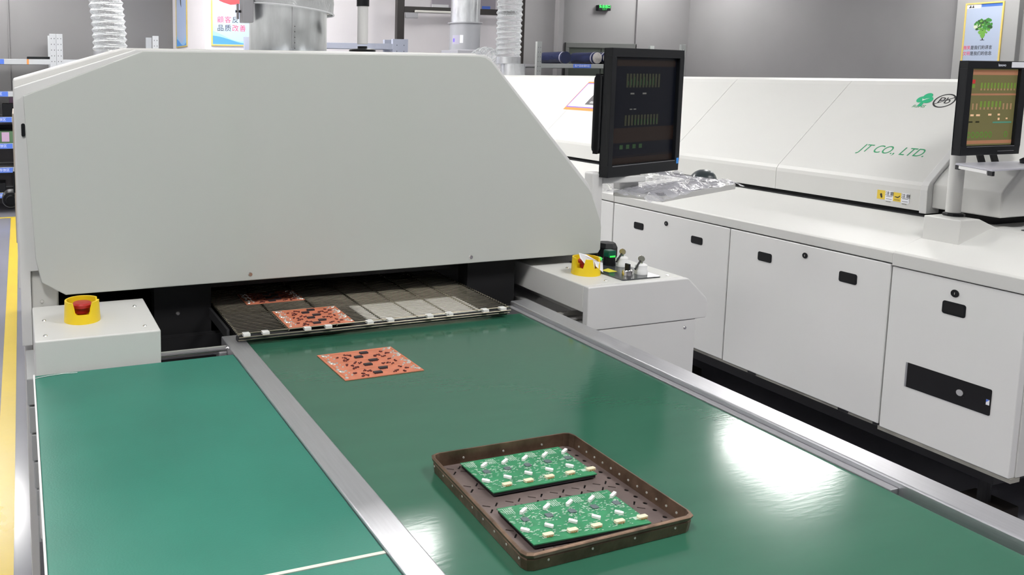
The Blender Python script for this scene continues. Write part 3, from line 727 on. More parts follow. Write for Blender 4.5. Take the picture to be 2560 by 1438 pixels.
# ------------------------------------------------------------------ rusty tray
rim = [on_z(1076, 1136, .920), on_z(1425, 1080, .920), on_z(1738, 1287, .920), on_z(1315, 1390, .920)]
tc_ = sum(rim, Vector()) / 4
tr = thing('baking_tray', (tc_.x, tc_.y, .8962), 'rusty perforated steel tray holding two green circuit boards', 'tray')
def lerp(a, b, t_): return a + (b - a) * t_
def quad(off, z):
    out = []
    for i in range(4):
        p = rim[i]; pa = rim[i - 1]; pb = rim[(i + 1) % 4]
        da = (pa - p).normalized(); db = (pb - p).normalized()
        for s_ in (da, db):
            q = p + (da + db) * off + s_ * .012; out.append((q.x, q.y, z))
        mid = p + (da + db) * (off + .0035); out.insert(-1, (mid.x, mid.y, z))
    return out
outer_top = quad(0, .9205); inner_top = quad(.0022, .9205); outer_b = quad(.0015, .8965); inner_b = quad(.0035, .899); bead_o = quad(-.0022, .9185); bead_o2 = quad(-.001, .9145); led1 = quad(-.0003, .9115); led2 = quad(.0006, .9130)
b = MB(); L_ = [outer_b, led1, led2, bead_o2, bead_o, outer_top, inner_top, inner_b]
R_ = [[b.bm.verts.new(p) for p in lo] for lo in L_]
for A_, B_ in zip(R_, R_[1:]):
    for i in range(len(A_)): b.bm.faces.new((A_[i], A_[(i + 1) % len(A_)], B_[(i + 1) % len(A_)], B_[i]))
b.build('tray_wall', RUST, tr, .0004)
# perforated floor with real holes
def shape(cx_, cy_, pts): return [Vector((cx_ + a, cy_ + b_, 0)) for a, b_ in pts]
loops = [[Vector((p[0], p[1], 0)) for p in inner_b]]
FL, FRt, NR, NL = [Vector(r_) for r_ in rim]
def T(s_, t_): p = lerp(lerp(NL, NR, s_), lerp(FL, FRt, s_), t_); return p.x, p.y
circ = lambda r_, n_=10: [(r_ * math.cos(2 * PI * i / n_), r_ * math.sin(2 * PI * i / n_)) for i in range(n_)]
def slot(a, L2=.0055, w2=.0012):
    ca, sa = math.cos(a), math.sin(a); return [(x * ca - y * sa, x * sa + y * ca) for x, y in ((-L2, -w2), (L2, -w2), (L2, w2), (-L2, w2))]
for s_ in (.055, .945):
    for i in range(13):
        x, y = T(s_, .07 + .86 * i / 12); loops.append(shape(x, y, circ(.0033)))
for t_ in (.08, .28, .51, .72, .92):
    for i in range(6):
        x, y = T(.14 + .72 * i / 5, t_)
        for a, dx_, dy_ in ((.8, .008, .007), (-.6, .008, -.007), (-.6, -.008, .007), (.8, -.008, -.007)):
            loops.append(shape(x + dx_, y + dy_, slot(a)))
flatp = [v for lo in loops for v in lo]
tris = tessellate_polygon(loops)
b = MB(); vs = [b.bm.verts.new((v.x, v.y, .8992)) for v in flatp]
for a_, b_, c_ in tris:
    try: b.bm.faces.new((vs[a_], vs[b_], vs[c_]))
    except ValueError: pass
o = b.build('tray_floor', RUSTF, tr); md = o.modifiers.new('s', 'SOLIDIFY'); md.thickness = .0012; md.offset = -1
MB().prism_z([(p[0], p[1]) for p in quad(.006, 0)], .8964, .8970).build('hole_shade', BLACK, tr)  # black sheet below the holes stands in for shade under the tray
# pale discs in place of the see-through holes in the walls
for (pa, pb, n_, dark) in ((NL, NR, 4, 0), (FL, FRt, 3, 0), (FRt, NR, 14, 1), (NL, FL, 9, 1)):
    e = (pb - pa).normalized(); nrm = Vector((e.y, -e.x, 0))
    if (tc_ - pa).dot(nrm) > 0: nrm = -nrm
    for i in range(n_):
        p = lerp(pa, pb, (i + .5 + (.3 if n_ == 3 else 0)) / n_ if n_ != 3 else (.22, .5, .78)[i])
        for sgn in (1, -1):
            q = p - nrm * (.0007 if sgn > 0 else .0030)
            zz = .908
            MB().tube((q.x, q.y, zz), (q.x + nrm.x * .0012 * sgn, q.y + nrm.y * .0012 * sgn, zz), .0016, n=8).build('rivet_or_hole', mat('pale_hole_disc', (.42, .42, .38), .4), tr)

# ------------------------------------------------------------------ second oven
B = thing('reflow_oven', (3.7, 4.2, 0), 'long white reflow oven on the right with green lettering and a row of doors', 'machine')
BX = 2.9; YN, YF = 1.618, 7.6
# counter with sloping top
cp = [(BX, .843), (BX, .880), (BX + .006, .885), (3.19, .976), (3.215, .976), (3.215, .843)]
for y0, y1, dx_ in ((2.042, 3.509, 0), (3.512, 5.2, 0), (5.203, YF, 0)):
    MB().prism_y([(x - dx_, z) for x, z in cp], y0, y1).build('counter_top', PAINT, B, .0025, seg=3)
cpn = [(BX - .004, .836), (BX - .004, .882), (BX + .003, .888), (3.18, .972), (3.30, .972), (3.30, .836)]
MB().prism_y(cpn, YN, 2.0415).build('counter_top', PAINT, B, .0025, seg=3)
MB().box(3.216, 2.16, .90, 3.60, YF, .9945).build('gap_filler', BLACK, B)
MB().box(3.19, 2.13, .9765, 3.214, 5.0, .981).build('slot_strip', DARK, B)
MB().box(BX + .03, YN + .012, .255, 4.5, YF, .842).build('body', PAINT2, B)
# doors
def door(y0, y1, z0, z1, handles, locks):
    d = MB().box(BX, y0 + .002, z0, BX + .028, y1 - .002, z1).build('door', PAINT2 if False else mat('door_paint', (.72, .72, .71), .42, spec=.4, bump=.05, bscale=400), B, .003, seg=3)
    for q, w_, h_ in handles:
        c = on_x(*q, BX)
        r_ = [(c.y + a, c.z + b_) for a, b_ in rounded(-w_, -h_, w_, h_, .008)]
        MB().prism_x(r_, BX - .0016, BX - .0001).build('handle', BLACKG, d, .0005)
        r2 = [(c.y + a, c.z + b_) for a, b_ in rounded(-w_ * .84, -h_ * .74, w_ * .84, h_ * .74, .006)]
        MB().prism_x(r2, BX - .0022, BX - .0017).build('handle_recess', BLACK, d)
    for q, r_ in locks:
        c = on_x(*q, BX)
        MB().tube((BX - .003, c.y, c.z), (BX - .0001, c.y, c.z), r_, n=20).build('lock', BLACKG, d, .0008, smooth=True)
        MB().box(BX - .0036, c.y - .0012, c.z - .004, BX - .0031, c.y + .0012, c.z + .004).build('keyhole', CHROME, d)
    return d
door(2.758, 3.508, .252, .838, (((1597, 565), .034, .017), ((1742, 601), .034, .017)), (((1666, 559), .0115),))
door(2.045, 2.757, .25, .838, (((1912, 643), .034, .019), ((2120, 695), .036, .020)), (((2013, 639), .0115),))
d3 = door(1.6185, 2.043, .243, .832, (((2385, 773), .037, .022),), (((2388, 734), .013),))
door(3.512, 4.3, .252, .838, (), ()); door(4.302, 5.1, .252, .838, (), ()); door(5.102, 6.3, .252, .838, (), ()); door(6.302, 7.6, .252, .838, (), ())
# computer drive front showing through the near door
c0, c1_, c2_, c3 = [on_x(*q, BX) for q in ((2266, 908), (2481, 972), (2475, 1040), (2261, 966))]
yl, yr = (c0.y + c3.y) / 2, (c1_.y + c2_.y) / 2; zt_, zb_ = (c0.z + c1_.z) / 2, (c2_.z + c3.z) / 2
MB().prism_x([(a, b_) for a, b_ in rounded(yr, zb_, yl, zt_, .005)], BX - .0014, BX - .0001).build('drive_panel', mat('drive_black', (.01, .01, .011), .25), d3)
MB().box(BX - .002, yl - .006, zb_, BX - .0002, yl, zt_).build('panel_edge', ALUD, d3)
c = on_x(2400, 982, BX); MB().tube((BX - .0035, c.y, c.z), (BX - .0015, c.y, c.z), .0105, n=24).build('power_button', mat('silver_plastic', (.55, .55, .56), .3, metal=.4), d3, smooth=True)
c = on_x(2470, 1006, BX)
MB().box(BX - .0019, c.y - .005, c.z - .009, BX - .00145, c.y + .005, c.z + .009).build('sticker', PAPER, d3)
MB().poly([(BX - .0021, c.y - .005, c.z + .009), (BX - .0021, c.y + .005, c.z + .009), (BX - .0021, c.y + .005, c.z - .001)]).build('sticker_corner', BLUE, d3)
for i in range(3): MB().box(BX - .0018, yr + .08 + i * .004, zb_ + .03, BX - .00145, yr + .082 + i * .004, zb_ + .034).build('indicator', DARK, d3)
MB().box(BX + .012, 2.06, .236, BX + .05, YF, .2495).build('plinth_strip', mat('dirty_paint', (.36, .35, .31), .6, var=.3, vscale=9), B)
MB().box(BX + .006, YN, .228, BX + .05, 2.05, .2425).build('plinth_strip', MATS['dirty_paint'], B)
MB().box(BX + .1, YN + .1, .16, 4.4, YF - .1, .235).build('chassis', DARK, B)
for y_ in (1.80, 3.2, 4.8, 6.6):
    MB().tube((3.10, y_, .05), (3.10, y_, .16), .02, n=12).build('leg', DARK, B)
    MB().box(3.03, y_ - .07, .0, 3.17, y_ + .07, .05).build('foot_pad', mat('rubber_brown', (.02, .014, .012), .8), B, .006)
for px, py in ((1880, 930), (2108, 1024), (2196, 1062)):
    c = on_x(px, py, BX + .011); MB().box(BX + .007, c.y - .02, .238, BX + .0115, c.y + .02, .248).build('hinge', DARK, B, .001)
# near end wall
MB().box(BX + .03, YN, .243, 4.5, YN + .011, .835).build('end_plate', PAINT, B, .002)
# hood
RX0, RZ0 = 3.605, 1.462
hb = [(3.2, .995), (3.2, 1.075), (3.203, 1.090), (3.212, 1.103), (RX0, RZ0), (RX0 + .02, 1.478), (RX0 + .06, 1.487), (4.35, 1.487), (4.8, 1.09), (4.8, .995)]
SN = Vector((-(RZ0 - 1.103), 0, RX0 - 3.212)).normalized(); SU = Vector((0, -1, 0)); SV = Vector((RX0 - 3.212, 0, RZ0 - 1.103)).normalized(); SP = Vector((3.212, 0, 1.103))
def on_s(px, py, lift=.0006): return on_plane(px, py, SP + SN * lift, SN)
s1 = on_s(1838, 203).y; s2 = on_s(2118, 215).y
for y0, y1 in ((2.168, s2 - .0008), (s2 + .0008, s1 - .0008), (s1 + .0008, 4.6), (4.602, YF)):
    MB().prism_y(hb, y0, y1).build('hood_panel', PAINT, B, .0008)
def offp(prof, d):
    out = []
    n_ = len(prof)
    for i in range(n_):
        a = Vector(prof[i - 1]); p = Vector(prof[i]); c_ = Vector(prof[(i + 1) % n_])
        n1 = Vector((-(p - a).y, (p - a).x)).normalized(); n2 = Vector((-(c_ - p).y, (c_ - p).x)).normalized()
        nn = (n1 + n2).normalized(); out.append((p.x + nn.x * d, p.y + nn.y * d))
    return out
MB().prism_y(offp(hb, .010), 2.140, 2.167).build('hood_flange', PAINT2, B, .002)
he = [(3.218, 1.010), (3.216, 1.10), (3.24, 1.125), (3.62, 1.455), (3.68, 1.478), (4.33, 1.478), (4.76, 1.10), (4.76, 1.010)]
MB().prism_y(he, 1.905, 2.139).build('end_hood', PAINT, B, .004)
MB().box(3.26, 2.0, .955, 4.7, 2.15, 1.009).build('tunnel_mouth', BLACK, B)
MB().box(3.2, 1.93, .965, 3.28, 2.14, .9715).build('side_gap', BLACK, B)
MB().box(3.30, YN + .02, .90, 4.5, 2.1, .9645).build('end_box', PAINT2, B, .003)
# switch plate at the near end
plb = MB().box(3.255, 1.72, .9725, 3.42, 1.86, .976).build('switch_plate', MATS['smoked_plate'], B, .001)
for x_, y_ in ((3.33, 1.80), (3.365, 1.80), (3.39, 1.76)):
    MB().lathe([(.011, 0), (.011, .016), (.013, .017), (.013, .022), (0, .022)], (x_, y_, .976), 18).build('button', CHROME if x_ < 3.38 else BLACKG, plb, smooth=True)
# post socket on the counter
MB().prism_y([(3.028, .90), (3.028, 1.010), (3.125, 1.010), (3.235, .968), (3.235, .90)], 1.912, 2.036).build('post_socket', PAINT, B, .003)
# lettering on the hood slope
def smat(px, py, sh=0): return basis(on_s(px, py), SU, SV)
a, b_ = on_s(2150, 368), on_s(2313, 385); Wt = (a - b_).length
cpt = (on_s(2160, 370) + on_s(2305, 384)) / 2
def marks(s_, size, c_, m_, shear=0, W=None, name='lettering'):
    o = text(name, s_, size, Matrix.Identity(4), m_, None, shear=shear)
    xs = [v_.co.x for v_ in o.data.vertices]; sx = (W / (max(xs) - min(xs))) if W else 1
    o.data.transform(Matrix.Diagonal((sx, 1, 1, 1))); o.data.transform(basis(c_, SU, SV)); o.parent = B; o.location = -B.location; return o
marks('JT CO., LTD.', .062, cpt, INKG, .25, Wt * 1.0)
marks('RoHS', .022, on_s(2296, 266), INKG, .2, name='tree_caption')
# Pb in a crossed ring
c_ = on_s(2361, 252); R0 = .041
b = MB()
for i in range(40):
    a0, a1 = 2 * PI * i / 40, 2 * PI * (i + 1) / 40
    def pt(r_, a): return c_ + SU * (r_ * math.cos(a)) + SV * (r_ * math.sin(a))
    b.poly([pt(R0, a0), pt(R0, a1), pt(R0 - .006, a1), pt(R0 - .006, a0)])
e1 = pt(R0 - .004, math.radians(140)); e2 = pt(R0 - .004, math.radians(-40))
e1 = pt(R0 - .004, math.radians(215)); e2 = pt(R0 - .004, math.radians(35))
dn = (SU * -math.sin(math.radians(35)) + SV * math.cos(math.radians(35))) * .002
b.poly([e1 + dn, e2 + dn, e2 - dn, e1 - dn])
b.build('crossed_ring', INK, B)
marks('Pb', .05, c_, INK, 0, name='ring_letters')
# green tree mark
c_ = on_s(2312, 249)
b = MB()
def blob(du, dv, ru, rv, rot=0):
    pts = []
    for i in range(20):
        a = 2 * PI * i / 20; x_, y_ = ru * math.cos(a), rv * math.sin(a)
        pts.append(c_ + SU * (du + x_ * math.cos(rot) - y_ * math.sin(rot)) + SV * (dv + x_ * math.sin(rot) + y_ * math.cos(rot)))
    b.poly(pts)
c_ = c_ + SN * .0002; blob(-.015, .0, .017, .019); c_ = c_ + SN * .0002; blob(.015, -.002, .018, .019); c_ = c_ + SN * .0002; blob(.002, .020, .018, .019)
b.poly([c_ + SU * -.005 + SV * -.005, c_ + SU * .005 + SV * -.005, c_ + SU * .009 + SV * -.04, c_ + SU * -.010 + SV * -.04])
b.build('tree_mark', LEAFG, B)
c_ = c_ + SN * .0003
MB().poly([c_ + SU * -.012 + SV * .008, c_ + SU * -.006 + SV * -.008, c_ + SU * .016 + SV * .010, c_ + SU * -.006 + SV * .0]).build('tick_mark', WHITE, B)
# warning labels on the upright lip of the hood
def lab(px0, py0, px1, py1, m_, name):
    p0 = on_x(px0, py0, 3.1994); p1 = on_x(px1, py1, 3.1994)
    return MB().box(3.1990, p1.y, p1.z, 3.1998, p0.y, p0.z).build(name, m_, B), p0, p1
YL = mat('warning_yellow', (.75, .55, .06), .5)
for px, typ in ((2194, 0), (2234, 1)):
    o, p0, p1 = lab(px, 474 + (px - 2194) * .16, px + 18, 499 + (px - 2194) * .16, YL, 'warning_label')
    cy_, cz_ = (p0.y + p1.y) / 2, (p0.z + p1.z) / 2; h_ = abs(p0.z - p1.z); w_ = abs(p0.y - p1.y)
    if typ == 0: hand = [(.15, .05), (.0, .18), (-.12, .1), (-.2, -.3), (-.02, -.36), (.1, -.1)]
    else: hand = [(.3, -.02), (.3, .05), (-.12, .04), (-.32, .2), (-.38, .14), (-.2, -.05), (-.05, -.1)]
    MB().poly([(3.1987, cy_ + a * w_, cz_ + b_ * h_) for a, b_ in hand]).build('hand_sign', INK, o)
    if typ: MB().box(3.1984, cy_ - .35 * w_, cz_ - .34 * h_, 3.1989, cy_ + .35 * w_, cz_ - .30 * h_).build('sign_bar', INK, o)
    o2, q0_, q1_ = lab(px + 20, 476 + (px - 2194) * .16, px + 38, 503 + (px - 2194) * .16, PAPER, 'warning_text')
    cy_, cz_ = (q0_.y + q1_.y) / 2, (q0_.z + q1_.z) / 2
    text('warning_words', '注意', .018, basis((3.1986, cy_ - .002, q0_.z - .012), SU, (0, 0, 1)), INK, o2)
    for i in range(3): MB().box(3.1986, cy_ - w_ * .36 + .004 * (i == 2), cz_ - .004 - i * .010, 3.1989, cy_ + w_ * .36, cz_ - .0025 - i * .010).build('text_line', INK, o2)
# instruction sheet in orange and violet frame on the slope
def sheet(cs, m_, name, lift):
    P = [on_plane(*q, SP + SN * lift, SN) for q in cs]
    y0 = (P[0].y + P[3].y) / 2; y1 = (P[1].y + P[2].y) / 2
    s_ = [(p - SP).dot(SV) for p in P]; s0 = (s_[2] + s_[3]) / 2; s1_ = (s_[0] + s_[1]) / 2
    def Q(y, s__): v_ = SP + SV * s__ + SN * lift; return Vector((v_.x, y, v_.z))
    return [Q(y0, s1_), Q(y1, s1_), Q(y1, s0), Q(y0, s0)]
sh = thing('instruction_sheet', on_s(1460, 245), 'instruction sheet in an orange and violet frame on the right oven behind the dark monitor', 'sheet')
def qbuild(P, m_, name): MB().poly([tuple(p) for p in P]).build(name, m_, sh)
out_ = sheet(((1473, 205), (1560, 206), (1490, 279), (1407, 273)), None, '', .0008); qbuild(out_, ORANGE, 'orange_border')
def inset(P, a, b_, c_, d_, lift):
    o0 = P[3]; eu = P[2] - P[3]; ev = P[0] - P[3]
    return [o0 + eu * a + ev * d_ + SN * lift, o0 + eu * c_ + ev * d_ + SN * lift, o0 + eu * c_ + ev * b_ + SN * lift, o0 + eu * a + ev * b_ + SN * lift]
qbuild(inset(out_, .02, .09, .87, .95, .0004), VIOLET, 'violet_frame')
qbuild(inset(out_, .045, .12, .84, .92, .0008), PAPER, 'paper')
qbuild(inset(out_, .50, .20, .80, .70, .0012), mat('photo_grey', (.12, .115, .12), .5), 'photo_print')
qbuild(inset(out_, .60, .25, .72, .32, .0015), mat('photo_light', (.45, .46, .46), .5), 'photo_detail')
qbuild(inset(out_, .58, .45, .72, .58, .0015), mat('photo_light', (.45, .46, .46), .5), 'photo_detail')
qbuild(inset(out_, .90, .09, 1.0, .80, .0006), VIOLET, 'violet_frame')

# monitor B
mbl, mbr = on_y(2411, 270, 1.935), on_y(2559, 270, 1.93)
mb0, mb1 = on_y(2376, 391, 1.935).z, on_y(2401, 151, 1.935).z
monB = monitor((mbl.x, 1.935), (mbr.x, 1.93), mb0, mb1, 'lit olive-screened black monitor at the right edge beside the green lettering', .05, scr_lit, False, .032, .028)
stB = thing('monitor_stand', (3.115, 1.99, 1.01), 'white round post with black collar and tray under the lit monitor', 'stand')
MB().tube((3.118, 1.998, 1.022), (3.118, 1.998, 1.36), .0225, n=32).build('post', PAINT, stB, smooth=True)
MB().lathe([(.033, 0), (.033, .008), (.028, .011), (.0, .011)], (3.118, 1.995, 1.0105), 12).build('collar', BLACKG, stB)
MB().box(3.10, 1.985, 1.30, 3.26, 2.01, 1.34).build('bracket', DARK, stB, .004)
for x_ in (3.13, 3.20):
    MB().loft([(x_, 1.966, 1.30), (x_ + .03, 1.966, 1.30), (x_ + .03, 1.975, 1.30), (x_, 1.975, 1.30)], [(x_ + .06, 1.966, 1.19), (x_ + .09, 1.966, 1.19), (x_ + .09, 1.975, 1.19), (x_ + .06, 1.975, 1.19)]).build('tray_arm', DARK, stB, .002)
ta, tb, tc0 = on_z(2382, 409, 1.2), on_z(2481, 427, 1.2), on_z(2558, 422, 1.2)
ex = (tc0 - tb).normalized(); ta2 = tb + (ta - tb) * .93
tp = [(tb.x, tb.y), (tb.x + ex.x * .42, tb.y + ex.y * .42), (tb.x + ex.x * .42, tb.y + .16), (ta2.x, ta2.y)]
MB().prism_z(tp, 1.197, 1.2035).build('keyboard_tray', mat('tray_grey', (.45, .45, .5), .3), stB, .001)
def side(f0, f1, w_, z0_, z1_, m_, n_):
    a_, b_ = tb + (ta2 - tb) * f0, tb + (ta2 - tb) * f1
    MB().prism_z([(a_.x, a_.y), (a_.x + w_, a_.y), (b_.x + w_, b_.y), (b_.x, b_.y)], z0_, z1_).build(n_, m_, stB)
side(.14, .90, .006, 1.186, 1.1965, WHITE, 'tray_side'); side(0, .12, .012, 1.182, 1.1965, BLACKG, 'tray_foot'); side(.91, 1, .012, 1.182, 1.1965, BLACKG, 'tray_foot')
MB().lathe([(0, .0), (.028, .0), (.030, .012), (.015, .022), (0, .024)], (tb.x + .34, tb.y + .09, 1.204), 18).build('mouse_pad_knob', BLACKG, stB, smooth=True)

# ------------------------------------------------------------------ ducts on the second oven
p = on_x(1272, 100, 3.95); hose(p.x, p.y, 1.640, 2.35, .102, 16, 'clear ribbed hose standing on the right oven beside the steel pipe', wob=.5)
t = thing('duct_stub', (3.95, p.y, 1.487), 'short galvanised pipe carrying a clear hose on the right oven', 'duct')
MB().tube((3.95 + .03, p.y - .03, 1.4875), (3.95 + .03, p.y - .03, 1.583), .102, n=40).build('pipe', GALV, t, smooth=True)
p2 = on_x(1162, 90, 4.0)
t = thing('exhaust_pipe', (4.0, p2.y, 1.487), 'grey exhaust pipe with a flange and small stickers behind the front oven', 'duct')
rP = .142; zf = on_x(1160, 60, 4.0).z - 1.487
MB().lathe([(rP, .23), (rP, zf)], (4.0, p2.y, 1.487), 48).build('lower_pipe', GALV2, t, smooth=True)
MB().lathe([(rP - .006, zf + .01), (rP - .006, 1.3)], (4.0, p2.y, 1.487), 48).build('upper_pipe', GALV, t, smooth=True)
MB().lathe([(rP, zf), (rP + .02, zf), (rP + .02, zf + .01), (rP - .006, zf + .01)], (4.0, p2.y, 1.487), 48).build('flange', GALV2, t, smooth=True)
MB().box(3.84, p2.y - .16, 1.488, 4.14, p2.y + .16, 1.7165).build('base_box', mat('zinc_box', (.5, .5, .54), .4, metal=.5), t, .005)
dc = (CAM - Vector((4.0, p2.y, 1.5))); dc.z = 0; dc.normalize()
def curved(a0, a1, z0, z1, m_, name, par):
    b = MB(); n_ = 6; base = math.atan2(dc.y, dc.x)
    for i in range(n_):
        q = [base + a0 + (a1 - a0) * j / n_ for j in (i, i + 1)]
        P_ = [(4.0 + (rP + .001) * math.cos(a), p2.y + (rP + .001) * math.sin(a)) for a in q]
        b.poly([(P_[0][0], P_[0][1], z0), (P_[1][0], P_[1][1], z0), (P_[1][0], P_[1][1], z1), (P_[0][0], P_[0][1], z1)])
    return b.build(name, m_, par)
zs0 = on_x(1150, 112, 4.0).z; zs1 = on_x(1150, 90, 4.0).z
curved(-.9, -.35, zs0, zs1, mat('lilac_label', (.46, .45, .56), .5), 'sticker', t)
curved(-.32, -.1, zs0 + .01, zs1, PAPER, 'sticker', t)
curved(-.85, -.7, zs0 + .02, zs1 - .03, VIOLET, 'sticker_print', t)
# clear bent hose end near the pipes
b = MB(); q = on_x(1213, 148, 3.9); NA = 24
t = thing('bent_hose', (q.x, q.y, 1.487), 'short bent clear hose lying between the two upright pipes', 'hose')
for i in range(9):
    a = PI * i / 8; R_m = .12
    cx_ = q + Vector((0, 0, 0))
    ring = []
    for kx in range(25):
        th = 2 * PI * kx / 24
        rr = .07
        cen = Vector((q.x + R_m * .45 * math.cos(a), q.y - R_m * .9 * math.cos(a), 1.56 + .10 * math.sin(a)))
        ring.append(cen + Vector((rr * math.cos(th), 0, rr * math.sin(th))))
    b.path([tuple(v_) for v_ in ring], .005, 5)
b.build('wire_coil', MATS['hose_wire'], t, smooth=True)
b = MB(); prev = None
for i in range(17):
    a = PI * i / 16
    cen = Vector((q.x + .054 * math.cos(a), q.y - .108 * math.cos(a), 1.56 + .10 * math.sin(a)))
    ring = [b.bm.verts.new(cen + Vector((.068 * math.cos(2 * PI * kx / 24), 0, .068 * math.sin(2 * PI * kx / 24)))) for kx in range(24)]
    if prev:
        for kx in range(24): b.bm.faces.new((prev[kx], prev[(kx + 1) % 24], ring[(kx + 1) % 24], ring[kx]))
    prev = ring
b.build('clear_skin', HOSE, t, smooth=True)

# ------------------------------------------------------------------ background
# exit sign
a, c_ = on_y(1497, 12, BY - .06), on_y(1527, 27, BY - .06)
t = thing('exit_sign', ((a.x + c_.x) / 2, BY, c_.z), 'small green lit exit sign high on the grey back wall', 'sign')
MB().box(a.x, BY - .06, c_.z, c_.x, BY - .001, a.z).build('housing', BLACKG, t, .004)
mx_, mz_ = (a.x + c_.x) / 2, (a.z + c_.z) / 2; hh_ = a.z - c_.z
GE = mat('exit_green', (.05, .95, .12), .4, emit=1.3)
text('sign_words', '安全出口', hh_ * .62, basis((mx_, BY - .0605, mz_ + hh_ * .2), (1, 0, 0), (0, 0, 1)), GE, t, bold=.001)
text('sign_words', 'EXIT', hh_ * .42, basis((mx_, BY - .0605, mz_ - hh_ * .28), (1, 0, 0), (0, 0, 1)), mat('exit_green_dim', (.03, .45, .08), .4, emit=.8), t, spacing=1.2)
# posters
GOLD = mat('gold_frame', (.62, .48, .13), .4)
PBLUE = mat('poster_blue', (.42, .52, .74), .5); WAVE = mat('poster_wave', (.08, .30, .75), .5); WAVE2 = mat('poster_wave_light', (.30, .55, .85), .5)
def poster(o, u_, v_, W, H, label, fn, paper=None):
    """o lower-left corner, local coords x along u, y up; n out of the wall"""
    Mx = basis(o, u_, v_); t = thing('poster', o, label, 'poster')
    def bx(name, x0, y0, x1, y1, z0, z1, m_, par=None):
        b = MB().box(x0, y0, z0, x1, y1, z1); b.bm.transform(Mx); return b.build(name, m_, par or t)
    bx('sheet', .012, .012, W - .012, H - .012, .001, .006, paper or PBLUE)
    for r_ in ((0, 0, W, .014), (0, H - .014, W, H), (0, .014, .014, H - .014), (W - .014, .014, W, H - .014)): bx('frame', r_[0], r_[1], r_[2], r_[3], .001, .012, GOLD)
    fn(t, Mx, W, H, bx); return t
def poly_on(t, Mx, pts, z, m_, name):
    b = MB().poly([(x, y, z) for x, y in pts]); b.bm.transform(Mx); return b.build(name, m_, t)
def wave(t, Mx, W, H):
    n_ = 16
    top = [(.014 + (W - .028) * i / n_, .10 + .055 * math.cos(2 * PI * i / n_ * .8 + .6)) for i in range(n_ + 1)]
    poly_on(t, Mx, [(.014, .014), (W - .014, .014)] + top[::-1], .0064, WAVE2, 'wave')
    top = [(.014 + (W - .028) * i / n_, .06 + .04 * math.cos(2 * PI * i / n_ * .7 + .2)) for i in range(n_ + 1)]
    poly_on(t, Mx, [(.014, .014), (W - .014, .014)] + top[::-1], .0068, WAVE, 'wave')
# front poster on the partition
pl_, pb_ = on_y(529, 114, PBY - .02), on_y(620, 115, PBY - .02)
sc_ = (pb_.x - pl_.x) / 91
W1, H1 = sc_ * 150, .95
def f1(t, Mx, W, H, bx):
    wave(t, Mx, W, H)
    for i, (ch, m_) in enumerate((('顧', INKR), ('客', INKR), ('反', INK), ('馈', INK))):
        text('slogan', ch, sc_ * 17, Mx @ Matrix.Translation((sc_ * (23 + 18.5 * i), sc_ * 62, .0066)), m_, t)
    for i, (ch, m_) in enumerate((('品', INK), ('质', INK), ('改', INKR), ('善', INKR))):
        text('slogan', ch, sc_ * 17, Mx @ Matrix.Translation((sc_ * (23 + 18.5 * i), sc_ * 42, .0066)), m_, t)
    pts = [(sc_ * 20, sc_ * 108), (sc_ * 30, sc_ * 104), (sc_ * 48, sc_ * 99), (sc_ * 60, sc_ * 100), (sc_ * 80, sc_ * 104), (sc_ * 95, sc_ * 125), (sc_ * 40, sc_ * 135), (sc_ * 15, sc_ * 120)]
    poly_on(t, Mx, pts, .0066, mat('poster_red', (.72, .06, .07), .5), 'red_shape')
poster(Vector((pl_.x, PBY - .001, pl_.z)), (1, 0, 0), (0, 0, 1), W1, H1, 'pale blue poster with red and black characters behind the wide duct', f1)
# poster on the flank of the partition
ya_, yb_ = on_x(467, 118, PB0 - .01).y, on_x(441, 120, PB0 - .01).y
zb2 = on_x(455, 118, PB0 - .01).z
def f2(t, Mx, W, H, bx):
    wave(t, Mx, W, H)
    poly_on(t, Mx, [(W * .35, H * .62), (W * .42, H * .50), (W * .50, H * .46), (W * .48, H * .56), (W * .44, H * .72)], .0066, INK, 'brush_drawing')
poster(Vector((PB0 - .001, yb_, zb2)), (0, -1, 0), (0, 0, 1), abs(ya_ - yb_), .95, 'narrow looking poster on the shaded flank of the white partition', f2)
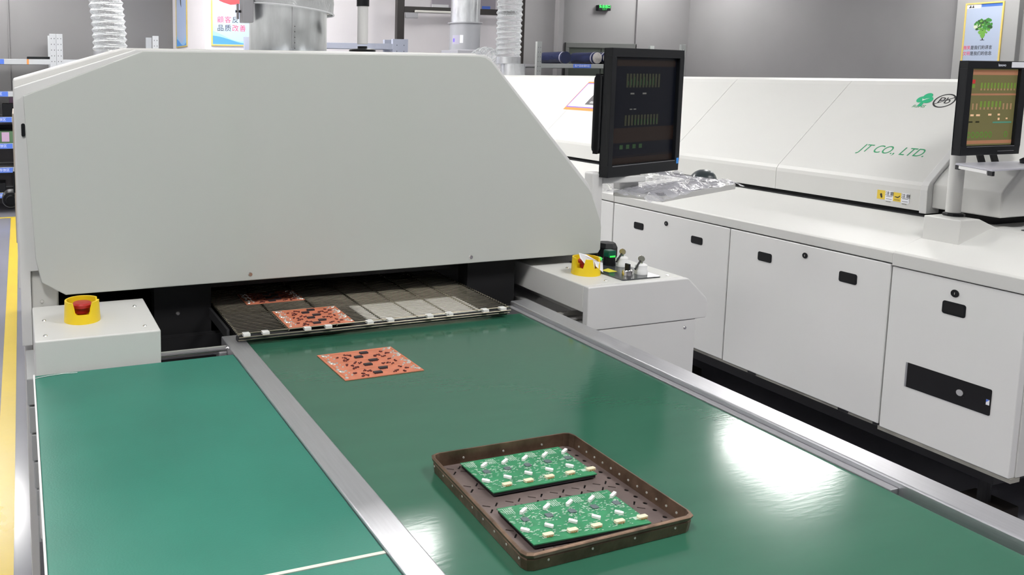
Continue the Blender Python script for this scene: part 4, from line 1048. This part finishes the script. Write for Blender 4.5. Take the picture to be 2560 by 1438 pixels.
# poster on the right pilaster
q0, q1 = on_x(2415, 9, PX - .01), on_x(2512, 4, PX - .01)
Wp = q0.y - q1.y; Hp = q0.z - 1.48
def f3(t, Mx, W, H, bx):
    k_ = W / 95.0
    bx('header', W * .42, H - .045, W - .014, H - .016, .0062, .0066, mat('header_blue', (.05, .14, .45), .5)); bx('header', .014, H - .055, W * .40, H - .014, .0062, .0066, PAPER)
    poly_on(t, Mx, [(.03, H - .05), (.05, H - .02), (.06, H - .05), (.075, H - .02), (.085, H - .05)], .007, INK, 'header_mark')
    def PV(px, py):
        p_ = on_x(px, py, PX - .008); return q0.y - p_.y, p_.z - 1.48
    (cxh, cyh), R_h = PV(2458, 68), W * .235
    rnd = random.Random(5); cols_ = [mat('leaf_dark', (.02, .07, .015), .6), mat('leaf_mid', (.04, .20, .03), .6), mat('leaf_light', (.13, .33, .05), .6), mat('cabbage_white', (.55, .60, .42), .6)]
    bs = [MB() for _ in cols_]
    for i in range(150):
        th = rnd.uniform(0, 2 * PI); f_ = math.sqrt(rnd.random())
        hx = 16 * math.sin(th) ** 3 / 17 * f_; hy = (13 * math.cos(th) - 5 * math.cos(2 * th) - 2 * math.cos(3 * th) - math.cos(4 * th)) / 17 * f_
        kx = 3 if (hx < -.25 and -.1 < hy < .4 and rnd.random() < .7) else (2 if hy < -.2 else (0 if hx < 0 and rnd.random() < .6 else 1))
        if rnd.random() < .2: kx = rnd.choice((0, 1, 2))
        x_, y_ = cxh + hx * R_h * 1.0, cyh + hy * R_h * 1.25; s_ = R_h * rnd.uniform(.12, .24)
        bs[kx].poly([(x_ + s_ * math.cos(a * PI / 3 + i), y_ + s_ * rnd.uniform(.7, 1.1) * math.sin(a * PI / 3 + i), .0066 + i * 8e-6) for a in range(6)])
    for b, m_ in zip(bs, cols_): b.bm.transform(Mx); b.build('vegetable_print', m_, t)
    poly_on(t, Mx, [(cxh - .004, cyh - R_h * 1.5), (cxh + .008, cyh - R_h * 1.5), (cxh + .004, cyh - R_h * 1.1), (cxh - .002, cyh - R_h * 1.1)], .0066, INK, 'stem_print')
    poly_on(t, Mx, [(cxh - .02, cyh - R_h * 1.55), (cxh + .022, cyh - R_h * 1.55), (cxh + .02, cyh - R_h * 1.48), (cxh - .018, cyh - R_h * 1.48)], .0067, INK, 'stem_print')
    for row, line in enumerate(('微笑是我们的语言', '文明是我们的信念')):
        for i, ch in enumerate(line):
            o_ = text('slogan', ch, W * .092, Mx @ Matrix.Translation((PV(2424, 0)[0] + (W * .094) * i, PV(2424, 120 + 14.5 * row)[1], .0066)) @ Matrix.Diagonal((1, 1.3, 1, 1)), INKR if i < 2 else INK, t, bold=W * .0008)
    bx('foot_print', W * .5, .014, W - .014, H * .05, .0062, .0064, WAVE2)
poster(Vector((PX - .001, q0.y, 1.48)), (0, -1, 0), (0, 0, 1), Wp, Hp, 'pale blue poster with a heart of green vegetables on the right wall pilaster', f3, mat('poster_blue_shaded', (.36, .42, .54), .5))  # poster blue darkened, shade on the pilaster put into the sheet colour

# black stand, rack and notice in front of the partition
YS = 7.95
def xz(px, py, Y): p = on_y(px, py, Y); return p.x, p.z
t = thing('black_frame', (on_y(999, 60, YS).x, YS, 0), 'black upright frame with a cross bar in front of the white partition', 'frame')
x0 = on_y(990, 60, YS).x; x1 = on_y(1008, 60, YS).x
MB().box(x0, YS - .03, 0, x1, YS + .03, 3.1).build('post', mat('black_brown', (.03, .026, .024), .3), t, .004)
x2 = on_y(1302, 60, YS).x; x3 = on_y(1308, 60, YS).x
MB().box(x2, YS - .03, 0, x3, YS + .03, 3.1).build('post', MATS['black_brown'], t, .004)
za, zb = on_y(1010, 16, YS).z, on_y(1122, 27, YS).z
MB().box(x1, YS - .03, za - .06, x2, YS + .03, za).build('cross_bar', MATS['black_brown'], t, .004)
zz1, zz2 = on_y(1060, 26, YS - .08).z, on_y(1060, 31, YS - .08).z
MB().tube((x1 + .1, YS - .07, (zz1 + zz2) / 2), (on_y(1120, 28, YS).x, YS - .07, (zz1 + zz2) / 2), .012, n=14).build('bright_tube', mat('bright_tube', (.85, .84, .78), .2), t, smooth=True)
MB().box(x1, YS - .06, za - .12, x1 + .14, YS - .031, za - .062).build('clamp', ALUD, t, .004)
p0, p1 = on_y(1078, 18, PBY - .01), on_y(1238, 18, PBY - .01)
t = thing('notice_board', (p0.x, PBY, p0.z), 'lilac notice board with a blue label above the black cross bar', 'board')
MB().box(p0.x, PBY - .02, p0.z, p1.x, PBY - .001, p0.z + .6).build('panel', mat('lilac_board', (.40, .37, .42), .6), t, .003)
MB().box(p0.x, PBY - .03, p0.z, p0.x + .2, PBY - .021, p0.z + .03).build('foil_edge', mat('foil', (.8, .8, .82), .2), t)
q = on_y(1206, 24, PBY - .03); q2 = on_y(1226, 16, PBY - .03); MB().box(q.x, PBY - .028, q.z, q2.x, PBY - .0205, q2.z).build('blue_label', BLUE, t)

def rack(xs, Y, zs, top, label, m_, depth=.5, labels=(), wd=.045, bh=.055, sub=None):
    t = thing('storage_rack', (xs[0], Y, 0), label, 'rack')
    for x in xs:
        for yy in (Y, Y + depth):
            up = MB().box(x, yy - .02, 0, x + wd, yy + .02, top).build('upright', m_, t, .002)
            if yy == Y:
                b = MB()
                z = .15
                while z < top - .03:
                    for dx_ in (.27, .73): b.box(x + wd * dx_ - .003, yy - .0206, z, x + wd * dx_ + .003, yy - .0201, z + .010)
                    z += .06
                b.build('slot_holes', DARK, up)['kind'] = 'stuff'
    for z in zs:
        MB().box(xs[0] + wd, Y - .018, z - bh / 2, xs[-1], Y + .012, z + bh / 2).build('beam', m_, t, .002)
        MB().box(xs[0] + wd, Y + depth - .012, z - bh / 2, xs[-1], Y + depth + .018, z + bh / 2).build('beam', m_, t, .002)
        MB().box(xs[0] + wd, Y + .0125, z - .01, xs[-1], Y + depth - .0125, z + bh / 2 - .005).build('shelf', SHADEW, t)
    for (xa, xb, z, s_) in labels:
        lb = MB().box(xa, Y - .022, z - .026, xb, Y - .0185, z + .026).build('shelf_label', BLUE, t)
        text('label_words', s_, .034, basis(((xa + xb) / 2, Y - .0225, z), (1, 0, 0), (0, 0, 1)), WTXT, lb)
    return t
# left rack
YL_ = 9.3
zs = [on_y(20, py, YL_).z for py in (154, 235, 299, 365, 425, 488)]
xr = on_y(125, 150, YL_).x; wl = on_y(141, 150, YL_).x - xr
rack([-2.2, xr], YL_, zs, on_y(140, 85, YL_).z, 'grey storage rack with blue shelf labels at the far left behind the oven', RACK,
     labels=[(on_y(px, 150, YL_).x - .28, on_y(px, 150, YL_).x, z, '材料存放区') for px, z in zip((10, 17, 24, 24, 29, 18), zs)], wd=wl)
rack([xr + wl + .002, PB0 - .35], YL_, zs[:3], on_y(140, 85, YL_).z, 'grey storage rack standing right of the labelled rack behind the oven shoulder', RACK, wd=wl)
x_ = on_y(98, 145, YL_).x
tag(MB().box(x_ - .12, YL_ + .04, zs[0] + .029, x_ + .12, YL_ + .3, zs[0] + .055).build('flat_box', BLACKG, None, .003), 'flat black box on the top shelf of the left rack', 'box')
MB().box(on_y(67, 150, YL_).x, YL_ - .0225, zs[0] - .027, on_y(72, 150, YL_).x, YL_ - .0186, zs[0] + .027).build('orange_tag', ORANGE, bpy.data.objects['storage_rack'])
bpy.data.objects['orange_tag'].location = -bpy.data.objects['storage_rack'].location
PINK = mat('pink_paper', (.62, .42, .60), .6); STK = mat('board_stack_green', (.10, .20, .10), .6)
def crate(px0, px1, zi, h, m_, label, name, cat, y0=.06):
    a, b_ = on_y(px0, 300, YL_).x, on_y(px1, 300, YL_).x
    o = MB().box(a, YL_ + y0, zs[zi] + .0235, b_, YL_ + y0 + (.3 if y0 < .2 else .1), zs[zi] + h).build(name, m_, None, .004); tag(o, label, cat)
    return o
crate(6, 34, 2, .16, BLACKG, 'black parts bin on the third shelf of the left rack', 'parts_bin', 'bin')
crate(24, 34, 2, .22, PINK, 'pink paper pack behind the black bin on the left rack', 'paper_pack', 'pack', .37)
o = crate(-60, 36, 3, .15, STK, 'stack of green boards with a pink slip on the fourth shelf of the left rack', 'board_stack', 'circuit boards')
a, b_ = on_y(4, 340, YL_).x, on_y(23, 340, YL_).x; MB().box(a, YL_ + .055, zs[3] + .04, b_, YL_ + .0595, zs[3] + .14).build('pink_slip', PINK, o)
crate(-50, 34, 3, .20, BLACKG, 'black tray pile behind the green boards on the left rack', 'tray_pile', 'trays', .37)
crate(33, 42, 4, .14, BLACKG, 'small black box on the fifth shelf of the left rack', 'parts_box', 'box')
crate(-60, 8, 5, .12, BLACKG, 'black parts bin on the lowest shelf of the left rack', 'parts_bin', 'bin')
# middle rack in front of partition
YM = 7.7
z1 = on_y(900, 115, YM).z; x0 = on_y(700, 115, YM).x; x1 = on_y(980, 110, YM).x; x2 = on_y(1018, 110, YM).x
rack([x0 - .3, x1], YM, [z1, z1 - .5], on_y(1000, 98, YM).z, 'blue-grey low rack in front of the white partition', RACKB, .2, wd=x2 - x1)
# right rack with film rolls
YR_ = 9.2
x0 = on_y(1340, 140, YR_).x; x1 = on_y(1352, 140, YR_).x; x9 = on_y(1700, 140, YR_).x; zb = on_y(1430, 165, YR_).z
lx0, lx1 = on_y(1431, 165, YR_).x, on_y(1475, 165, YR_).x
rack([x0, x9], YR_, [zb, zb - .5, zb - 1.0], on_y(1346, 104, YR_).z, 'pale storage rack with film rolls and one blue label near the doorway', mat('rack_pale', (.36, .38, .37), .6), .6, [(lx0, lx1, zb, '客户回收辅料区')], wd=x1 - x0)
ROLL = mat('blue_film', (.012, .018, .06), .2, var=.2, vscale=6)
FOIL = mat('crumpled_wrap', (.42, .40, .38), .4, var=.3, vscale=14, bump=1, bscale=20)
for px, py, m_, lb in ((1415, 145, 0, 'dark blue film roll on the right rack, left of the blue label'), (1493, 146, 1, 'film roll with a pale crumpled end on the right rack'), (1519, 146, 1, 'film roll half hidden behind the dark monitor on the right rack')):
    c = on_y(px, py, YR_ + .03); R_ = .078
    t = thing('film_roll', (c.x, YR_ + .03, zb + .03 + R_), lb, 'roll', 'film rolls on the right rack')
    zc_ = zb + .0285 + R_ + .002
    b = MB().lathe([(0, 0), (R_, 0), (R_, .48), (0, .48)], (c.x, YR_ + .03, zc_), 28, 'y'); b.build('roll', ROLL, t, smooth=True)
    MB().lathe([(R_ + .001, .03), (R_ + .001, .05)], (c.x, YR_ + .03, zc_), 28, 'y').build('band', mat('pale_band', (.3, .3, .36), .4), t, smooth=True)
    if m_: MB().lathe([(0, -.012), (R_ * .7, -.01), (R_ * .95, -.001), (R_ * .9, .0)], (c.x, YR_ + .03, zc_), 28, 'y').build('roll_end', FOIL, t, smooth=True)
